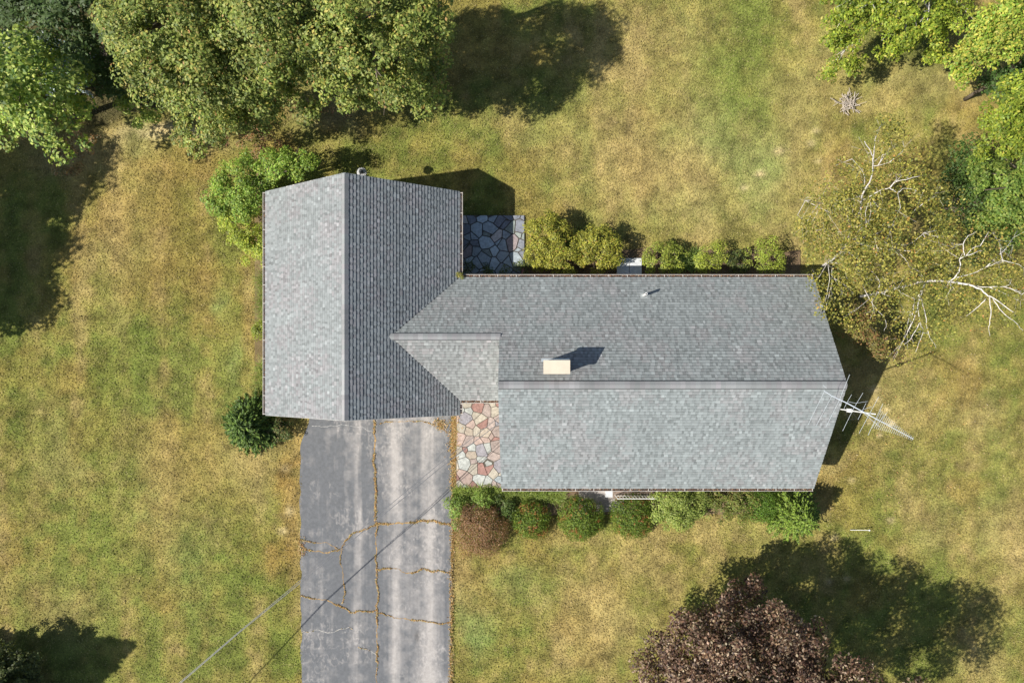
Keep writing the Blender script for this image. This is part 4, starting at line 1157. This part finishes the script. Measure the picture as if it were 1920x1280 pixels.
dome('round_bush', 'reddish brown round bush at the driveway edge', 901, 994, 50, 1.3, [(.27, .14, .07), (.36, .21, .12), (.20, .17, .06), (.42, .28, .18)], [4, 3, 2.4, 1.5], G4, leaf=.062)
dome('round_bush', 'small green round bush with an orange patch right of the reddish one', 997, 976, 34, 1.0, DG, [3, 3, 2, 2], G4, ORG, leaf=.07)
dome('round_bush', 'largest green round bush, flecked with orange, in the front row', 1091, 972, 42, 1.25, DG, [3, 4, 2, 2], G4, ORG, leaf=.07)
dome('round_bush', 'dark green round bush with orange flecks below the white railing', 1187, 969, 39, 1.1, DG, [4, 3, 1.5, 2.5], G4, ORG, leaf=.07)
shrub('rhododendron', 'light yellow green shrub right of the white railing', [(1265, 948, .9, 46, .8), (1290, 938, .8, 40, .7)], [(.23, .29, .055), (.31, .36, .09), (.14, .19, .035)], [4, 4, 2], G4, k=24, leaf=.085)
shrub('shrub', 'low olive and brown shrub under the front eave between two greener ones', [(1342, 944, .6, 40, .6), (1388, 942, .55, 38, .55), (1320, 925, .6, 28, .5)], [(.17, .20, .04), (.26, .20, .07), (.12, .15, .03)], [5, 1.5, 3], G4, k=15)
dome('round_bush', 'small dark green clipped bush next to the spiky spruce', 1434, 946, 36, 1.05, [(.11, .21, .025), (.17, .28, .035), (.07, .13, .02)], [4, 3, 2], G4, leaf=.06)
cb = P(1508, 955, 1.0)
conifer('spruce', 'spiky bright green young spruce off the front right corner of the house', (12.5, -7.0), 3.0, 1.45, 20, [(.15, .23, .03), (.24, .33, .05), (.08, .12, .025)], [4, 3, 2], G4, card=.15, lvmul=1.2, dens=1.6)
cy = P(466, 795, 1.1)
conifer('yew', 'dark green feathery yew at the lower left corner of the garage', (cy[0] - .05, cy[1]), 2.2, 1.5, 15, [(.06, .11, .02), (.11, .18, .03), (.18, .26, .045)], [4, 4, 1.6], None, card=.2, lvmul=2.0, power=.55, dens=1.6, droop=.3)
shrub('shrub', 'low green and brown plants between yew and driveway corner', [(520, 800, .5, 26, .45), (548, 806, .35, 16, .3), (505, 785, .7, 22, .5)], [(.10, .13, .03), (.22, .17, .06), (.07, .10, .025)], [4, 2, 3], None)
G5 = 'plants along the west garage wall'
LG = [(.17, .28, .035), (.26, .37, .055), (.35, .42, .07), (.10, .16, .025)]
tree('large_shrub', 'tall green shrub against the upper left corner of the garage', 'shrub',
     [(452, 338, 2.1, 50, .9), (525, 318, 2.1, 42, .9), (428, 372, 1.7, 38, .8), (460, 385, 1.5, 38, .8), (568, 310, 2.2, 26, .8), (490, 350, 1.5, 36, .7)], (505, 352), 110, 120, .32, .10, LG, [4, 4, 2, 2], .08, G5, nl=20)
tree('large_shrub', 'yellow green shrub spilling along the garage wall below the tall one', 'shrub',
     [(455, 425, 1.2, 44, .8), (478, 445, 1.0, 34, .7), (482, 478, .7, 26, .6)], None, 60, 110, .28, .09, [(.30, .37, .04), (.40, .42, .06), (.18, .24, .035)], [4, 3, 2], .05, G5, nl=8)
blades('grass_clump', 'long green grass clump beside the middle of the west garage wall', 492, 560, .4, 700, .62, .022, [(.19, .25, .05), (.26, .28, .07), (.30, .27, .10)], [3, 3, 1], (6, 50), G5)
blades('grass_clump', 'yellow green grass clump low on the west garage wall', 488, 715, .4, 500, .6, .022, [(.20, .26, .05), (.28, .29, .07)], [1, 1], (6, 32), G5)
shrub('shrub', 'tiny lime plant poking out from the west garage wall', [(490, 618, .4, 12, .3)], [(.26, .30, .04), (.20, .24, .03)], [1, 1], G5)
blades('daylily_bed', 'bright green strap leaved daylilies edging the front patio', 892, 932, .3, 1900, .42, .026, [(.19, .27, .04), (.27, .33, .07), (.13, .18, .03)], [4, 3, 2], (38, 12), G4, parent_cat='daylilies')
blades('daylily_bed', 'strap leaved daylilies behind the small green round bush', 995, 931, .3, 1900, .42, .026, [(.18, .25, .04), (.25, .30, .07), (.14, .17, .03)], [4, 3, 2], (62, 10), G4, parent_cat='daylilies')
shrub('shrub', 'green leafy strip at the driveway edge left of the reddish bush', [(858, 950, .4, 20, .4), (862, 975, .35, 16, .35), (900, 940, .4, 26, .4)], [(.16, .25, .04), (.22, .30, .06), (.10, .15, .03)], [4, 3, 2], G4)
shrub('shrub', 'dark green low shrub between the reddish and small green bushes', [(945, 955, .3, 24, .35)], [(.06, .10, .02), (.10, .14, .03)], [1, 1], G4)
shrub('weed', 'small weed sprouting where the gutters meet above the back patio', [(861, 519, 2.62, 8, .12)], [(.22, .24, .05), (.30, .26, .08)], [1, 1], None, leaf=.06, rc=.1, per=30, cat='weed', tr=0)
# weeds over the shaded patio edge
shrub('weed', 'dark weeds growing over the flagstones near the wall corner', [(930, 512, .2, 30, .15), (880, 508, .2, 14, .12), (990, 505, .3, 20, .2)], [(.08, .11, .03), (.13, .15, .04)], [1, 1], None, leaf=.07, k=5, cat='weeds', tr=0)

# conifers at the corners
conifer('spruce', 'blue grey spruce in the upper left corner', P(0, 62, 4.5)[:2], 4.8, 1.5, 20, [(.26, .33, .33), (.38, .44, .44), (.16, .22, .20)], [3, 3, 2], None, card=.22, lvmul=1.3, cw=.25)
conifer('cedar_tree', 'dark evergreen at the lower left corner with a long pointed shadow', (-26.9, -16.3), 8.9, 3.1, 40, [(.05, .08, .022), (.08, .11, .03), (.11, .12, .04)], [4, 4, 1.5], None, card=.30, lvmul=2.6, power=.85, dens=1.1, cw=.5, cat='evergreen tree')

shrub('rounded_shrub', 'rounded dark green shrub in the lower left corner beside its shadow', [(28, 1262, 1.6, 50, 1.2), (5, 1235, 1.4, 34, 1.0), (48, 1250, 1.0, 30, .8)],
      [(.09, .11, .03), (.13, .15, .04), (.05, .065, .02)], [4, 3, 2], None, k=14, leaf=.11)
# ------------------------------------------------------------------ grass: tufts over the lawn
def in_rect(x, y, r): return (x > r[0]) & (x < r[1]) & (y > r[2]) & (y < r[3])
n = 430000
x = rng.uniform(-26.5, 25, n); y = rng.uniform(-16.5, 18.5, n)
jx = (vnoise(x, y, .4, 91) - .5) * .18
rects = [(GX0 + OV, GX1 - OV, GY0 + .2, GY1 - .2), (MX0 + .3, MX1 - .3, MY0 + OV, MY1 - OV), (GX1 - 1, MX0 + 1, CY0, MY1),
         (P(850, 0)[0], P(984, 0)[0], P(0, 524)[1], P(0, 404)[1]), (P(850, 0)[0], P(940, 0)[0], P(0, 915)[1], P(0, 740)[1]),
         (P(990, 0)[0], P(1480, 0)[0], P(0, 530)[1], P(0, 500)[1]), (P(852, 0)[0], P(1470, 0)[0], P(0, 948)[1], P(0, 890)[1])]
bad = np.zeros(n, bool)
for r_ in rects: bad |= in_rect(x, y, r_)
t = (y - dw[0][1]) / (dw[1][1] - dw[0][1])
lx0 = dw[0][0] + (dw[1][0] - dw[0][0]) * t + .04 + jx; rx0 = dw[3][0] + (dw[2][0] - dw[3][0]) * t - .04 + jx
lx0 = lx0 + .42 * sstep(0, 1, np.clip(1 - (dw[0][1] - .3 - y) / 1.5, 0, 1))
bad |= (x > lx0) & (x < rx0) & (y < dw[0][1])
x, y = x[~bad], y[~bad]; n = len(x)
hs = .015 + .030 * rng.random(n) * (.5 + fbm(x, y, .5, 14))
C = np.stack([x, y, hs * .55], 1)
an = rng.random(n) * 6.283; lean = rng.uniform(.7, 1.5, n)
D = np.stack([np.cos(an) * np.sin(lean), np.sin(an) * np.sin(lean), np.cos(lean)], 1)
side = np.stack([-np.sin(an), np.cos(an), np.zeros(n)], 1) + rng.normal(size=(n, 3)) * .3
N = unit(np.cross(D, side)); N[N[:, 2] < 0] *= -1
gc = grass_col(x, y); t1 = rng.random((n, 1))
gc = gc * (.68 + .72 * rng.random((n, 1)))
str_ = rng.random(n) < .16; gc[str_] = gc[str_] * .6 + np.array([.60, .48, .26]) * .4
dk = rng.random(n) < .03; gc[dk] = gc[dk] * .6 + np.array([.07, .085, .025]) * .4
V, Fq = leaf_cards(C, N, .05 + .055 * rng.random(n), .38, D)
V[:, 2] = np.maximum(V[:, 2], .0)
o = make('grass', V, Fq, M_grass, None, np.repeat(gc, 4, axis=0))
tag(o, 'short mown grass blades, green and straw coloured, covering the lawn', 'grass', kind='stuff')
print('faces', sum(len(m.polygons) for m in bpy.data.meshes))
